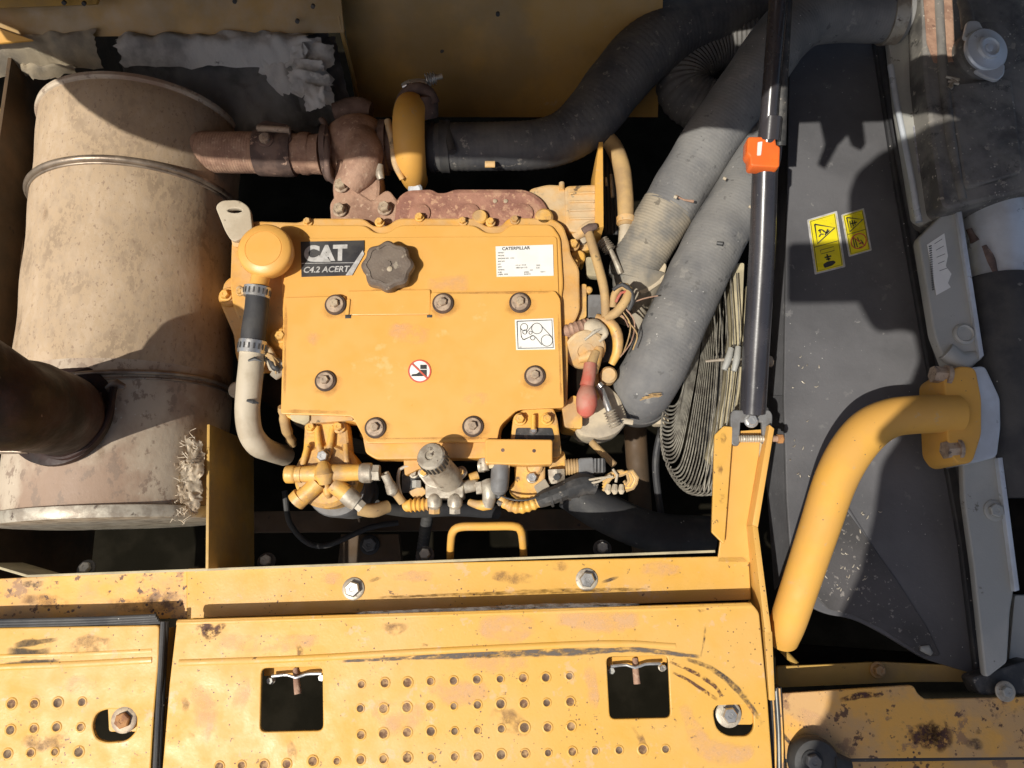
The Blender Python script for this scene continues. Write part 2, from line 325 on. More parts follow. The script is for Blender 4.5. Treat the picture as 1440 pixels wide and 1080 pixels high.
def lathe_mesh(prof, c, axis=V((0, 0, 1)), seg=32, lobe=None, hexa=False, start=None):
    """prof: (radius, height along axis) in mm, from c"""
    ax = V(axis).normalized(); e1 = ax.orthogonal().normalized()
    if start is not None: e1 = (V(start) - ax * V(start).dot(ax)).normalized()
    elif abs(ax.z) > .7: e1 = (V((1, 0, 0)) - ax * ax.x).normalized()
    e2 = ax.cross(e1); bm = bmesh.new(); rings = []
    for r, h in prof:
        ring = []
        for k in range(seg):
            a = 2 * math.pi * k / seg; rr = r
            if lobe: rr = r * (1 + lobe[1] * math.cos(lobe[0] * a))
            ring.append(bm.verts.new(c + ax * h + (e1 * math.cos(a) + e2 * math.sin(a)) * max(rr, .01)))
        rings.append(ring)
    for a, b in zip(rings, rings[1:]):
        for k in range(seg): bm.faces.new((a[k], a[(k+1) % seg], b[(k+1) % seg], b[k]))
    bm.faces.new(rings[0][::-1]); bm.faces.new(rings[-1])
    return b2m(bm)
def disc(name, px, py, z, prof, mt, parent=None, axis=V((0, 0, 1)), seg=32, lobe=None, start=None, **kw):
    k = K(px, py, z); return link(name, lathe_mesh([(r*k, h) for r, h in prof], P(px, py, z), axis, seg, lobe, start=start), mt, parent, **kw)
def hexbolt(parent, px, py, z, r, mt='bolt', wr=0, wmt='washer', gr=0, axis=V((0, 0, 1)), ang=None, h=7, name='bolt'):
    """hex head of radius r px on a washer of radius wr px, on a rubber ring of radius gr px; z = surface"""
    k = K(px, py, z); c = P(px, py, z); ax = V(axis).normalized(); e = 0
    a = rad(ang if ang is not None else random.uniform(0, 60)); st = V((math.cos(a), math.sin(a), 0))
    if abs(ax.z) < .5: st = V((0, .3, 1))
    w = wr * k if wr else r * k * 1.25
    base = 3.5 if gr else 0
    pr = [(w, base), (w, base + 1.6), (w * .93, base + 2.4), (r*k*1.02, base + 2.6)]
    hb = base + 2.4
    me = lathe_mesh([(r*k, hb), (r*k, hb + h * .8), (r*k * .86, hb + h), (r*k*.35, hb + h), (r*k*.3, hb + h*.9)], c, ax, 6, start=st)
    o = link(name, me, M[mt], parent, smooth=25)
    link('washer', lathe_mesh(pr, c, ax, 28), M[wmt], o)
    if gr: link('rubber_ring', lathe_mesh([(gr*k, -1), (gr*k, 2.4), (gr*k*.92, 3.5), (w*.9, 3.6)], c, ax, 28), M['grommet'], o)
    return o
def clamp(name, a, b, parent, mt='zinc', screw=True, w=9, pts=None, r=None):
    """band round a hose: a = (px,py,z,r px) centre, b = direction (mm vector)"""
    px, py, z, rr = a; k = K(px, py, z); c = P(px, py, z); ax = V(b).normalized()
    o = link(name, lathe_mesh([(rr*k, -w/2), (rr*k*1.05, -w/2), (rr*k*1.05, -w*.3), (rr*k*1.035, 0), (rr*k*1.05, w*.3), (rr*k*1.05, w/2), (rr*k, w/2)], c, ax, 36), M[mt], parent)
    return o
def patch(name, corners, nu, nv, mt, parent=None, amp=8, freq=.02, ragged=0, th=3, sag=0, seed=0, **kw):
    """cloth-like sheet over a quad; corners = 4 mm vectors; wavy and with torn edges"""
    a, b, c, d = [V(p) for p in corners]; bm = bmesh.new(); g = []
    for i in range(nu + 1):
        u = i / nu; row = []
        for j in range(nv + 1):
            v = j / nv
            uu = u; vv = v
            if ragged:
                if i == nu: uu += ragged * noise.noise(V((v * 9, seed, 1)))
                if i == 0: uu -= ragged * noise.noise(V((v * 9, seed, 2)))
                if j == nv: vv += ragged * noise.noise(V((u * 9, seed, 3)))
                if j == 0: vv -= ragged * noise.noise(V((u * 9, seed, 4)))
            p = (a * (1-uu) + b * uu) * (1-vv) + (d * (1-uu) + c * uu) * vv
            nz = noise.noise(V((p.x, p.y, seed * 40)) * freq) * amp + noise.noise(V((p.x, p.y, seed * 40)) * freq * 3) * amp * .5
            nz += abs(noise.noise(V((p.x, p.y, seed * 10 + 5)) * freq * 2)) * amp
            p = p + V((noise.noise(p * freq + V((9, 9, 9))) * amp * .5, noise.noise(p * freq + V((5, 3, 9))) * amp * .5, nz + sag * math.sin(math.pi * v)))
            row.append(bm.verts.new(p))
        g.append(row)
    for i in range(nu):
        for j in range(nv): bm.faces.new((g[i][j], g[i+1][j], g[i+1][j+1], g[i][j+1]))
    bmesh.ops.solidify(bm, geom=bm.faces[:], thickness=th)
    return link(name, b2m(bm), mt, parent, smooth=60, **kw)
def mark(name, pts, z, mt, parent, width=None):
    """a thin film of dirt on a flat surface. pts px centre line with half-widths (px,py,w) ; fades at its rim"""
    c = catmull([(*P(a, b, z).xy, z, w * K(a, b, z)) for a, b, w in pts], 5)
    pos = [V(p[:3]) for p in c]; bm = bmesh.new(); lay = bm.verts.layers.float.new('rim'); rows = []
    offs = (-1, -.6, 0, .6, 1)
    for i, p in enumerate(pos):
        t = (pos[min(i+1, len(pos)-1)] - pos[max(i-1, 0)]).normalized(); n = V((-t.y, t.x, 0)); row = []
        e = min(1, i / 2, (len(pos) - 1 - i) / 2)
        for o in offs:
            w = c[i][3] * (1 + .35 * noise.noise(V((p.x * .12, p.y * .12, o))))
            v = bm.verts.new(p + n * o * w + V((0, 0, .35))); v[lay] = (0 if abs(o) == 1 else 1.0) * e; row.append(v)
        rows.append(row)
    for a, b in zip(rows, rows[1:]):
        for k in range(len(offs) - 1): bm.faces.new((a[k], a[k+1], b[k+1], b[k]))
    return link(name, b2m(bm), M[mt], parent)
def text(s, px, py, h, z, mt, parent, ang=0, bold=0, sx=1.0, shear=0, name='lettering', th=.3, align='LEFT'):
    """h: cap height in px; px,py = lower left corner"""
    k = K(px, py, z); cu = bpy.data.curves.new('t', 'FONT'); cu.body = s; cu.size = h * k / .70 * .01; cu.offset = bold * .01; cu.shear = shear
    cu.extrude = th * .005; cu.align_x = align
    o = bpy.data.objects.new('t', cu); COL.objects.link(o); bpy.context.view_layer.update()
    me = bpy.data.meshes.new_from_object(o.evaluated_get(bpy.context.evaluated_depsgraph_get())); bpy.data.objects.remove(o)
    a = rad(ang); c = P(px, py, z)
    for v in me.vertices:
        x, y = v.co.x * 100 * sx, v.co.y * 100
        v.co = V((c.x + x * math.cos(a) - y * math.sin(a), c.y + x * math.sin(a) + y * math.cos(a), z + v.co.z * 100 + th * .5))
    return link(name, me, M[mt], parent)
def lines(name, strokes, z, w, mt, parent, th=.3):
    """flat printed strokes: lists of px points, w px wide, all one print"""
    bm = bmesh.new()
    for st in strokes:
        pp = [P(a, b, z) for a, b in st]; k = K(*st[0], z) * w / 2
        L_, R_ = [], []
        for i, p in enumerate(pp):
            t = (pp[min(i+1, len(pp)-1)] - pp[max(i-1, 0)])
            if t.length < 1e-6: t = V((1, 0, 0))
            t.normalize(); n = V((-t.y, t.x, 0)) * k
            L_.append(bm.verts.new(p + n + V((0, 0, th)))); R_.append(bm.verts.new(p - n + V((0, 0, th))))
        for i in range(len(pp) - 1): bm.faces.new((L_[i], L_[i+1], R_[i+1], R_[i]))
    me = bpy.data.meshes.new('m'); bmesh.ops.recalc_face_normals(bm, faces=bm.faces[:])
    for f in bm.faces:
        if f.normal.z < 0: f.normal_flip()
    bm.to_mesh(me); bm.free()
    return link(name, me, M[mt], parent)
def circ(cx, cy, r, n=24, a0=0, a1=360, ry=None):
    return [(cx + r * math.cos(rad(a0 + (a1-a0) * i / n)), cy + (ry or r) * math.sin(rad(a0 + (a1-a0) * i / n))) for i in range(n + 1)]
X, Y, Z = V((1, 0, 0)), V((0, 1, 0)), V((0, 0, 1))
def UP(px, py, z, z2):          # pixel at which the point above/below (px,py,z) at height z2 shows
    return P(px, py, z) + V((0, 0, z2 - z))

# ================================================================== SETTING
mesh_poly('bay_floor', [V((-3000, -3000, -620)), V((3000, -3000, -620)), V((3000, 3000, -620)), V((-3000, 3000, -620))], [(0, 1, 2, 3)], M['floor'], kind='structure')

# upper wall of the bay
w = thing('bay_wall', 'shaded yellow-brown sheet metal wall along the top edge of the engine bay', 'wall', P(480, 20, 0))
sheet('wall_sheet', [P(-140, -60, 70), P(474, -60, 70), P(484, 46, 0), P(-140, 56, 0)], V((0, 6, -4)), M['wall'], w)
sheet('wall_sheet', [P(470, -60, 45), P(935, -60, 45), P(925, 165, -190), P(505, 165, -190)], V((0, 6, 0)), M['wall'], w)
sheet('wall_lip', [P(-140, -8, 62), P(140, -8, 62), P(135, 6, 58), P(-140, 16, 58)], V((0, 4, -6)), M['brownyel'], w)
tube('seam', [(472, -20, 28, 3), (480, 40, 2, 3), (497, 110, -90, 3), (505, 160, -180, 3)], M['wall'], w, seg=8, step=15)
for a, b, z in ((90, 4, 66), (118, 5, 66), (440, 9, 62), (700, 20, -8), (622, 72, -85), (418, 30, 20), (330, 2, 66)):
    disc('bolt_hole', a, b, z, [(3, -3), (3, 1.5), (1, 1.6)], M['blackplastic'], w, axis=V((0, -1, .5)), seg=12)
sheet('lit_wall_corner', [P(-60, 20, 50), P(-60, 62, 20), P(2, 60, 20), P(46, 56, 16)], V((0, 0, -4)), M['pipe'], w)  # sunlit corner of the wall put into a brighter paint
w = thing('left_bay_wall', 'brown shaded side wall of the bay left of the muffler', 'wall', P(-20, 300, -150))
lx = P(-60, 300, 40).x
sheet('wall_sheet', [V((lx, 900, -20)), V((lx, 900, -400)), V((lx, -330, -400)), V((lx, -330, -20))], V((-6, 0, 0)), M['wallshade'], w)
tube('wall_flange', [(-60, 90, -110, 4), (34, 195, -175, 4)], M['brownyel'], w, seg=8, step=30)
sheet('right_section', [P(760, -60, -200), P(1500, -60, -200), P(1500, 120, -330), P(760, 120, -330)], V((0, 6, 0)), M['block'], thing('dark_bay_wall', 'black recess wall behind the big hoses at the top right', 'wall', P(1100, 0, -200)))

# ================================================================== HEAT BLANKETS
t = thing('insulation_blanket', 'crumpled grey insulation blanket with torn ragged right end behind the muffler', 'blanket', P(330, 110, -60))
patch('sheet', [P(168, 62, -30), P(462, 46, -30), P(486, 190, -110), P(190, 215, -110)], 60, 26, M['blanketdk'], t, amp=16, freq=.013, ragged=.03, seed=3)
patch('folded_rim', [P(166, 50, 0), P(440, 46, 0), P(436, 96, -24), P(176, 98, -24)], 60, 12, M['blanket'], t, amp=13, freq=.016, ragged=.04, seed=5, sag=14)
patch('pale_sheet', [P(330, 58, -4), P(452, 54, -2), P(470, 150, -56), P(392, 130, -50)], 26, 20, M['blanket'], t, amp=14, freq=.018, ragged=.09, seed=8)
for i, (a, b, c, d, sd) in enumerate(((395, 62, 425, 88, 11), (412, 82, 452, 100, 12), (405, 100, 462, 128, 13), (425, 118, 455, 150, 14), (430, 60, 470, 95, 15))):
    patch('torn_flap', [P(a, b, -5), P(c, b + 4, 5), P(c + 4, d, -10), P(a + 6, d + 6, -16)], 12, 10, M['blanket'], t, amp=6, freq=.04, ragged=.14, seed=sd, th=1.5)
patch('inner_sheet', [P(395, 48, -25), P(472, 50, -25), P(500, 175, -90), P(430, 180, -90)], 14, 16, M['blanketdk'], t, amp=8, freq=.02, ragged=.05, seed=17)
t = thing('insulation_roll', 'rolled cream and grey insulation in the top left corner, partly sunlit', 'blanket', P(60, 75, -20))
patch('sheet', [P(-80, 60, 6), P(141, 44, 2), P(146, 98, -50), P(-70, 112, -50)], 44, 14, M['cream'], t, amp=11, freq=.016, ragged=.03, seed=21, sag=16)
patch('torn_rim', [P(30, 92, -12), P(100, 90, -6), P(105, 102, -30), P(50, 116, -34)], 20, 8, M['cream'], t, amp=8, freq=.03, ragged=.1, seed=25, sag=6)

# ================================================================== MUFFLER
zc = -102.0; R_ = 152.0
mp0 = UP(134, 104, 50, zc); mp1 = UP(80, 728, 50, zc)
ax = (mp1 - mp0).normalized(); LN = (mp1 - mp0).length
t = thing('muffler', 'large tan dusty cylindrical muffler on the left with two strap bands', 'muffler', (mp0 + mp1) / 2)
link('shell', lathe_mesh([(R_ - 14, 0), (R_ - 3, 3), (R_, 8)] + [(R_ + 1.2 * math.sin(i * .9), 8 + (LN * .66) * i / 24) for i in range(1, 25)], mp0, ax, 96), M['muffler'], t)
link('lower_shell', lathe_mesh([(R_, LN * .66)] + [(R_ + 1.0 * math.sin(i * .9), LN * .66 + (LN * .34 - 16) * i / 12) for i in range(1, 12)] + [(R_ + .5, LN - 12), (R_ - 8, LN - 4)], mp0, ax, 96), M['muffler_low'], t)
link('end_rim', lathe_mesh([(R_ - 6, -3), (R_ + 4, -2), (R_ + 5, 4), (R_ + 3, 7), (R_, 8)], mp0, ax, 96), M['muffler_low'], t)
link('end_rim', lathe_mesh([(R_, LN - 16), (R_ + 6, LN - 14), (R_ + 7, LN - 4), (R_ + 4, LN + 2), (R_ - 8, LN + 3)], mp0, ax, 96), M['dirtyzinc'], t)
def hoop(nm, d, rr, wire, a0, a1, mt, tilt=0.0):
    e1 = V((0, 0, 1)); e1 = (e1 - ax * e1.dot(ax)).normalized(); e2 = ax.cross(e1); pts = []
    for i in range(61):
        a = rad(a0 + (a1 - a0) * i / 60)
        p = mp0 + ax * (d + tilt * math.sin(a)) + (e1 * math.cos(a) + e2 * math.sin(a)) * rr
        pts.append((p.x, p.y, p.z, wire))
    return link(nm, sweep(pts, 12, 8), mt, t)
d1 = LN * .216
hoop('strap', d1, R_ + 4, 5.0, -115, 115, M['band']); hoop('strap_edge', d1 + 6, R_ + 1.5, 2.2, -115, 115, M['band'])
d2 = LN * .71
hoop('strap', d2, R_ + 3, 3.6, -110, 12, M['band'], 12); hoop('strap_edge', d2 + 8, R_ + 1.5, 2.0, -110, 12, M['band'], 12)
tube('strap_buckle', [(150, 548, 56, 5), (164, 541, 57, 8), (176, 544, 55, 3.5)], M['band'], t, squash=.5, lump=.5)
for i, (a0, a1, d_, w_) in enumerate(((38, 44, .60, 60), (22, 27, .33, 22), (-20, -14, .86, 30), (48, 54, .40, 34))):
    # grime streaks lying on the shell
    e1 = (Z - ax * Z.dot(ax)).normalized(); e2 = ax.cross(e1); bm = bmesh.new(); lay = bm.verts.layers.float.new('rim'); rows = []
    for u in range(7):
        an = rad(a0 + (a1 - a0) * u / 6); row = []
        for v_ in range(9):
            v = bm.verts.new(mp0 + ax * (LN * d_ + (v_ / 8 - .5) * w_ * 1.6) + (e1 * math.cos(an) + e2 * math.sin(an)) * -1 * -(R_ + 1.9)); v[lay] = math.sin(math.pi * u / 6) * math.sin(math.pi * v_ / 8); row.append(v)
        rows.append(row)
    for ra, rb in zip(rows, rows[1:]):
        for q_ in range(8): bm.faces.new((ra[q_], ra[q_+1], rb[q_+1], rb[q_]))
    link('grime_streak', b2m(bm), M['brownmark'], t)
# ------------------------------------------------------------------ elbow on the muffler
t = thing('exhaust_elbow', 'sooty dark brown exhaust elbow clamped on the muffler at the left edge', 'exhaust pipe', P(80, 585, 60))
pe = [(90, 586, 40, 56), (80, 581, 90, 59), (46, 573, 160, 63), (0, 564, 228, 67), (-50, 536, 268, 71), (-100, 502, 306, 74)]
tube('pipe', pe, M['dark_pipe'], t, seg=40, step=8, lump=.04)
c0 = P(85, 582, 52)
link('flange', lathe_mesh([(64, -10), (70, -6), (70, 2), (60, 6), (56, 7)], c0, V((-.05, .1, 1)), 48), M['dark_pipe'], t)
tube('clamp_band', [(160, 545, 62, 5), (150, 590, 66, 5), (128, 622, 66, 5), (95, 642, 62, 5), (60, 640, 60, 4)], M['dark_pipe'], t, seg=10)
tube('clamp_band', [(140, 552, 72, 3), (133, 585, 76, 3), (115, 612, 76, 3), (88, 628, 74, 3)], M['dark_pipe'], t, seg=10)
tube('clamp_lug', [(-5, 632, 70, 7), (40, 634, 68, 4)], M['band'], t, seg=10)
# ------------------------------------------------------------------ torn glass wool
t = thing('glass_wool_tuft', 'torn tuft of cream glass wool stuck between muffler and partition plate', 'insulation tuft', P(268, 670, -8))
for i, (a, b, c, d, sd) in enumerate(((262, 618, 284, 652, 31), (255, 648, 286, 690, 32), (258, 680, 284, 716, 33), (250, 664, 272, 706, 34), (268, 634, 288, 668, 35), (262, 700, 280, 722, 36))):
    patch('torn_piece', [P(a, b, -8), P(c, b + 2, -22), P(c - 2, d, -18), P(a + 3, d, -6)], 16, 16, M['wool'], t, amp=7, freq=.06, ragged=.22, seed=sd, th=1.2)
bmall = []
for i in range(95):
    y = random.choice((630, 655, 680, 700, 712)) + random.gauss(0, 12); x = 280 - abs(random.gauss(0, 12)) - (8 if y > 650 else 0); L = random.uniform(4, 15); a = random.uniform(-2.9, -1.0) if random.random() < .5 else random.uniform(2.2, 3.9)
    p = P(x, y, -14); q = p + V((math.cos(a) * L, math.sin(a) * L, random.uniform(-6, 12))); mid = (p + q) / 2 + V((random.uniform(-4, 4), random.uniform(-4, 4), 4))
    bmall.append([(p.x, p.y, p.z, .5), (mid.x, mid.y, mid.z, .4), (q.x, q.y, q.z, .2)])
bm = bmesh.new()
for c in bmall: me = sweep(c, 5, 5); bm.from_mesh(me); bpy.data.meshes.remove(me)
link('fibre', b2m(bm), M['wool'], t, kind='stuff')

# ================================================================== ENGINE
eng = thing('engine', 'yellow painted diesel engine under the bolted top cover in the middle of the bay', 'engine', P(590, 460, -200))
# block below
prism('engine_block', [(350, 330), (790, 325), (835, 420), (830, 560), (700, 600), (420, 600), (340, 540)], -45, 420, M['block'], eng, r=10)
# valve cover body (upper band, full outline with scallops)
out = [(338, 318), (356, 313), (420, 315), (436, 309), (510, 309), (524, 320), (545, 320), (560, 309), (668, 309), (682, 320), (706, 320), (716, 308), (776, 309), (790, 318),
       (798, 342), (800, 358), (812, 378), (813, 436), (806, 452), (796, 462), (796, 520), (795, 568), (728, 571), (702, 596), (699, 628), (518, 630), (508, 600), (500, 590), (404, 586), (396, 500), (350, 480), (330, 430), (326, 400), (328, 340)]
prism('valve_cover', out, -9, 46, M['body'], eng, r=7, bevel=3)
prism('cover_rim', [(395, 318), (512, 318), (526, 329), (546, 329), (562, 318), (666, 318), (682, 329), (706, 329), (718, 317), (774, 317), (786, 334), (790, 400), (783, 455), (400, 455)], -3, 10, M['cover'], eng, r=8, bevel=2.5)
prism('raised_panel', [(585, 334), (782, 333), (785, 420), (400, 425), (402, 336)], -.5, 3, M['cover'], eng, r=5, bevel=1.2)
# cover plate with notch
cp = [(400, 419), (484, 417), (487, 444), (606, 443), (607, 412), (780, 410), (787, 420), (792, 572), (727, 575), (702, 598), (698, 620), (516, 622), (496, 584), (396, 581)]
plate = prism('cover_plate', cp, 5, 6, M['cover'], eng, r=[2,2,1,1,2,3,6,3,8,8,3,4,6,3], bevel=1.2)
prism('cover_tab', [(489, 410), (604, 408), (604, 441), (490, 442)], 3.2, 4, M['cover'], eng, r=2, bevel=1.5)
rect('notch_slot', 489, 432, 4, 24, 5.4, 1.2, M['cover'], plate, ang=-4, r=1.5, bevel=.3)
rect('notch_corner', 489.5, 445, 8, 5, 5.6, 1.2, M['blackplastic'], plate, bevel=.2); rect('notch_corner', 604, 444.5, 7, 3.5, 5.6, 1.2, M['blackplastic'], plate, bevel=.2)
# lip under the plate and bits below
prism('lower_ledge', [(512, 615), (702, 612), (704, 640), (690, 642), (530, 644), (516, 636)], -8, 30, M['body'], eng, r=4, bevel=2)
prism('ledge_foot', [(568, 640), (602, 639), (602, 660), (590, 658), (570, 668)], -26, 60, M['body'], eng, r=3)
prism('shield_tab', [(408, 580), (434, 580), (434, 592), (428, 596), (410, 590)], -2, 12, M['pale'], eng, r=2)
prism('shield_tab', [(434, 580), (492, 582), (496, 590), (436, 594)], -6, 16, M['dustyyel'], eng, r=2)
# cover bolts
for a, b in ((472, 429), (623, 427), (731, 426), (458, 536), (752, 529), (528, 602), (665, 600)):
    hexbolt(eng, a, b, 5, 6.3, 'bolt', 12, 'washer', 15, h=6, name='cover_bolt')
for a, b in ((433, 313), (534, 313), (590, 306), (651, 312), (690, 313), (724, 310)):
    hexbolt(eng, a, b, -8, 5, 'cast', 7, 'cast', h=6, name='edge_bolt')
disc('boss', 675, 306, -14, [(11, -30), (11, 3), (9, 6), (3, 6)], M['cast'], eng); disc('boss', 765, 306, -14, [(13, -30), (13, 2), (10, 5), (4, 5)], M['cast'], eng)
for a, b in ((318, 416), (806, 345), (806, 372)):
    hexbolt(eng, a, b, -30, 6.5, 'cast', 9, 'cast', h=8, name='flange_bolt')
disc('boss', 322, 418, -36, [(14, -30), (14, 2), (12, 5), (4, 5)], M['body'], eng)
# left lower casting under the breather hose
prism('side_casting', [(318, 395), (345, 385), (400, 395), (402, 480), (394, 500), (388, 520), (345, 520), (334, 500), (332, 470), (312, 425)], -40, 60, M['body'], eng, r=10, bevel=4)
disc('casting_boss', 395, 476, -6, [(16, -40), (16, 0), (13, 3), (5, 3)], M['body'], eng)
hexbolt(eng, 396, 474, -4, 7, 'dusty' if 0 else 'cast', 10, 'dustyyel' if 0 else 'cast', h=9, name='flange_bolt')
disc('side_plug', 333, 548, -50, [(12, -30), (12, 0), (9, 3)], M['beige'], eng); disc('side_plug', 376, 548, -50, [(13, -60), (13, 0), (10, 3)], M['cast'], eng)
tube('dusty_hose_stub', [(398, 572, -20, 7), (402, 600, -45, 7), (412, 625, -90, 6)], M['tanhose'], eng, rib=(5, 1))
if 0: disc('breather_seat', 404, 352, -4, [(48, -8), (48, 3), (44, 6), (10, 6)], M['body'], eng)
# oil filler cap
cap = disc('oil_filler_cap', 548, 380, 4, [(30, -4), (30, 2), (33.5, 4), (35, 9), (34.5, 19), (31, 23), (27, 23.5), (26.5, 22), (6, 22), (5.6, 24), (1, 24)], M['cap'], eng, seg=96, lobe=(8, .055))
disc('cap_pin', 548, 378, 27, [(4, -2), (4, .6), (2.5, 1.6)], M['beige'], cap, seg=16)
# maker's plate
lab = prism('maker_plate', [(423, 340), (512, 338), (512, 352), (490, 387), (424, 389)], 1.4, 1.4, M['labelblack'], eng, bevel=.2)
prism('plate_stripe', [(510, 352), (512, 357), (495, 387), (486, 387)], 1.8, .6, M['labelgrey'], lab, bevel=.1)
text('CAT', 427.5, 366.5, 21.5, 1.5, 'labelgrey', lab, ang=.2, bold=1.7, sx=.98)
prism('plate_triangle', [(441, 368), (455, 355), (465, 368)], 2.3, .5, M['labelgrey'], lab, bevel=.1)
text('C4.2 ACERT', 426, 383.5, 8.5, 1.5, 'labelgrey', lab, ang=.2, bold=.25, sx=1.0, shear=.2)
lines('plate_line', [[(424, 370.5), (498, 369.5)]], 1.5, .8, 'labelgrey', lab)
# white data label
lab = prism('data_label', [(697, 346.5), (777.5, 344), (778.5, 387.5), (698.5, 389)], .8, .8, M['white'], eng, bevel=.1)
text('CATERPILLAR', 706, 352, 4.6, .9, 'ink', lab, ang=1, bold=.12, sx=.98)
rows = [('FAMILY', 700, 357), ('MODEL', 700, 361), ('ENGINE NO.  C4.2', 700, 365), ('SER NO', 700, 369), ('kW', 700, 373), ('4 2 6 1 5 0 0', 725, 374.5), ('2020', 754, 374.5), ('RPM', 700, 377), ('1800 rpm 110', 725, 378), ('0.35', 754, 378), ('TIMING', 700, 381), ('mm', 745, 381), ('FUEL', 700, 384.5), ('EMISS.', 737, 384.2), ('42611', 760, 383.6), ('LABEL 3204', 700, 387.5), ('BOSCH', 737, 387)]
for s, a, b in rows: text(s, a, b - .4, 2.0, .9, 'ink', lab, ang=1, sx=1.0, name='print')
# belt diagram label
lab = prism('belt_diagram', [(724, 449.5), (778, 447.5), (780.5, 491), (726, 492)], 5.7, .7, M['white'], eng, bevel=.1)
lines('print', [[(727, 452), (776, 450), (778, 489), (728.5, 490), (727, 452)]], 5.8, 1.3, 'ink', lab)
lines('print', [circ(737, 460, 5), circ(738, 467, 3), circ(755, 462, 7.5), circ(769, 479, 8), circ(749, 475, 3.2), circ(746, 468, 2.2),
    [(732, 461), (733, 474), (737, 478), (749, 472), (753, 474), (762, 485)], [(740, 463), (740, 468), (750, 456)], [(761, 458), (776, 474)], [(733, 472), (735, 478), (750, 472)]], 5.8, .9, 'ink', lab)
text('1W', 730, 489, 1.6, 5.8, 'ink', lab, name='print')
# no-step sticker
lab = disc('no_step_sticker', 590, 522, 5, [(16.2, 0), (16.2, .6), (1, .7)], M['white'], eng, seg=48)
bm = None
lines('red_ring', [circ(590, 522, 15.3, 40)], 5.9, 2.0, 'inkred', lab)
prism('boot', [(591, 513), (600, 513), (600, 528.5), (592, 529), (578.5, 529), (579, 526.5), (586, 525.5), (591, 522)], 6.1, .3, M['ink'], lab, bevel=.05)
lines('red_bar', [[(579.5, 511.5), (601, 532)]], 6.5, 2.4, 'inkred', lab)
lines('boot_line', [[(590, 519.5), (600.5, 519.5)]], 6.3, 1.0, 'white', lab)
# faint worn paint on the cover
for pts in ([(545, 462, 9), (580, 470, 16), (605, 472, 10)], [(650, 560, 5), (672, 562, 10), (690, 558, 6)], [(430, 470, 8), (450, 480, 12)], [(600, 400, 10), (660, 398, 14)]):
    mark('worn_patch', pts, 5 if pts[0][1] > 440 else -.4, 'pinkwear', eng)

M['faint'] = smear('faint_oil_film', (.42, .20, .05), 45, .3, .7, (1, 1, 1), .55)
for a, b in ((472, 429), (623, 427), (731, 426), (458, 536), (752, 529), (528, 602), (665, 600)):
    mark('oil_film', [(a - 22, b + 4, 8), (a - 4, b + 5, 17), (a + 12, b + 3, 16), (a + 26, b + 2, 6)], 5, 'faint', eng)
for x0, y0, x1, y1 in ((400, 578, 490, 580), (402, 424, 400, 560), (612, 413, 776, 411), (785, 440, 789, 560), (520, 617, 690, 616)):
    mark('edge_wear', [(x0 + (x1 - x0) * i / 6, y0 + (y1 - y0) * i / 6, random.uniform(1, 3.2)) for i in range(7)], 5, 'faint', eng)
mark('oil_film', [(520, 410, 6), (548, 416, 14), (585, 412, 7)], -.4, 'faint', eng)
# lifting eye
t = thing('lifting_eye', 'dusty beige lifting lug with an oval hole above the breather cap', 'lifting lug', P(330, 310, -5))
prism('lug', [(304, 290), (312, 283), (335, 282), (350, 292), (354, 326), (328, 340), (318, 325)], 6, 9, M['beige'], t, r=9, holes=[[(a, b) for a, b in circ(330, 296, 12, 16, ry=4.5)[:-1]]], bevel=1.5)
prism('lug_foot', [(322, 318), (356, 322), (356, 346), (328, 346)], -2, 24, M['dustyyel'], t, r=4)

# ================================================================== BREATHER
t = thing('breather', 'round yellow crankcase breather cap with its outlet neck at the left of the cover', 'breather cap', P(372, 350, 0))
c = P(371, 350, 40); k = K(371, 350, 40)
dm = [(20*k, -46), (22*k, -26), (37*k, -22), (39*k, -8), (38*k, -3), (35*k, 0), (26*k, 2.2), (25.6*k, 1.6), (25*k, 2.4), (10*k, 3), (.5, 3)]
link('cap', lathe_mesh(dm, c, V((0, -.03, 1)), 64), M['cover'], t)
tube('neck', [(371, 368, 22, 14), (366, 392, 22, 13), (363, 408, 22, 13)], M['cover'], t)
bd = (P(352, 490, 14) - P(364, 402, 24))
t = thing('breather_hose', 'short black hose with two clamps joining a beige drain pipe at the engine left side', 'hose', P(358, 450, 15))
tube('hose', [(363, 404, 22, 16), (361, 435, 20, 16.5), (357, 465, 18, 17), (355, 488, 16, 17)], M['rubber'], t, seg=28, step=5)
c1 = clamp('clamp', (361.5, 411, 22, 17.5), bd, t, w=15); c2 = clamp('clamp', (355, 488, 16, 18.5), bd, t, w=18)
for c_, (a, b, z, r_) in ((c1, (361.5, 411, 22, 18.7)), (c2, (355, 488, 16, 19.8))):      # slots punched in the band
    kk = K(a, b, z); cc = P(a, b, z); d = bd.normalized(); e1 = d.orthogonal().normalized(); e2 = d.cross(e1)
    for i in range(18):
        an = 2 * math.pi * i / 18; q = cc + (e1 * math.cos(an) + e2 * math.sin(an)) * r_ * kk; tt = (e2 * math.cos(an) - e1 * math.sin(an))
        if q.z < z - 5: continue
        nn = (q - cc).normalized()
        sheet('slot', [q - d * 4 - tt * .9, q + d * 4 - tt * .9, q + d * 4 + tt * .9, q - d * 4 + tt * .9], nn * .5, M['blackplastic'], c_, bevel=0)
tube('clamp_screw', [(336, 406, 24, 5), (346, 412, 28, 5)], M['dustyyel'], c1, seg=12)
hexbolt(t, 338, 411, 24, 4.5, 'cast', 6, 'cast', h=5, name='clamp_screw')
tube('drain_pipe', [(355, 484, 14, 17), (353, 515, 8, 17.5), (350, 550, 0, 17.5), (348, 580, -10, 17), (352, 608, -22, 17), (364, 626, -40, 17), (380, 634, -70, 15), (400, 640, -120, 15)], M['beige'], t, seg=28, step=5, lump=.03)
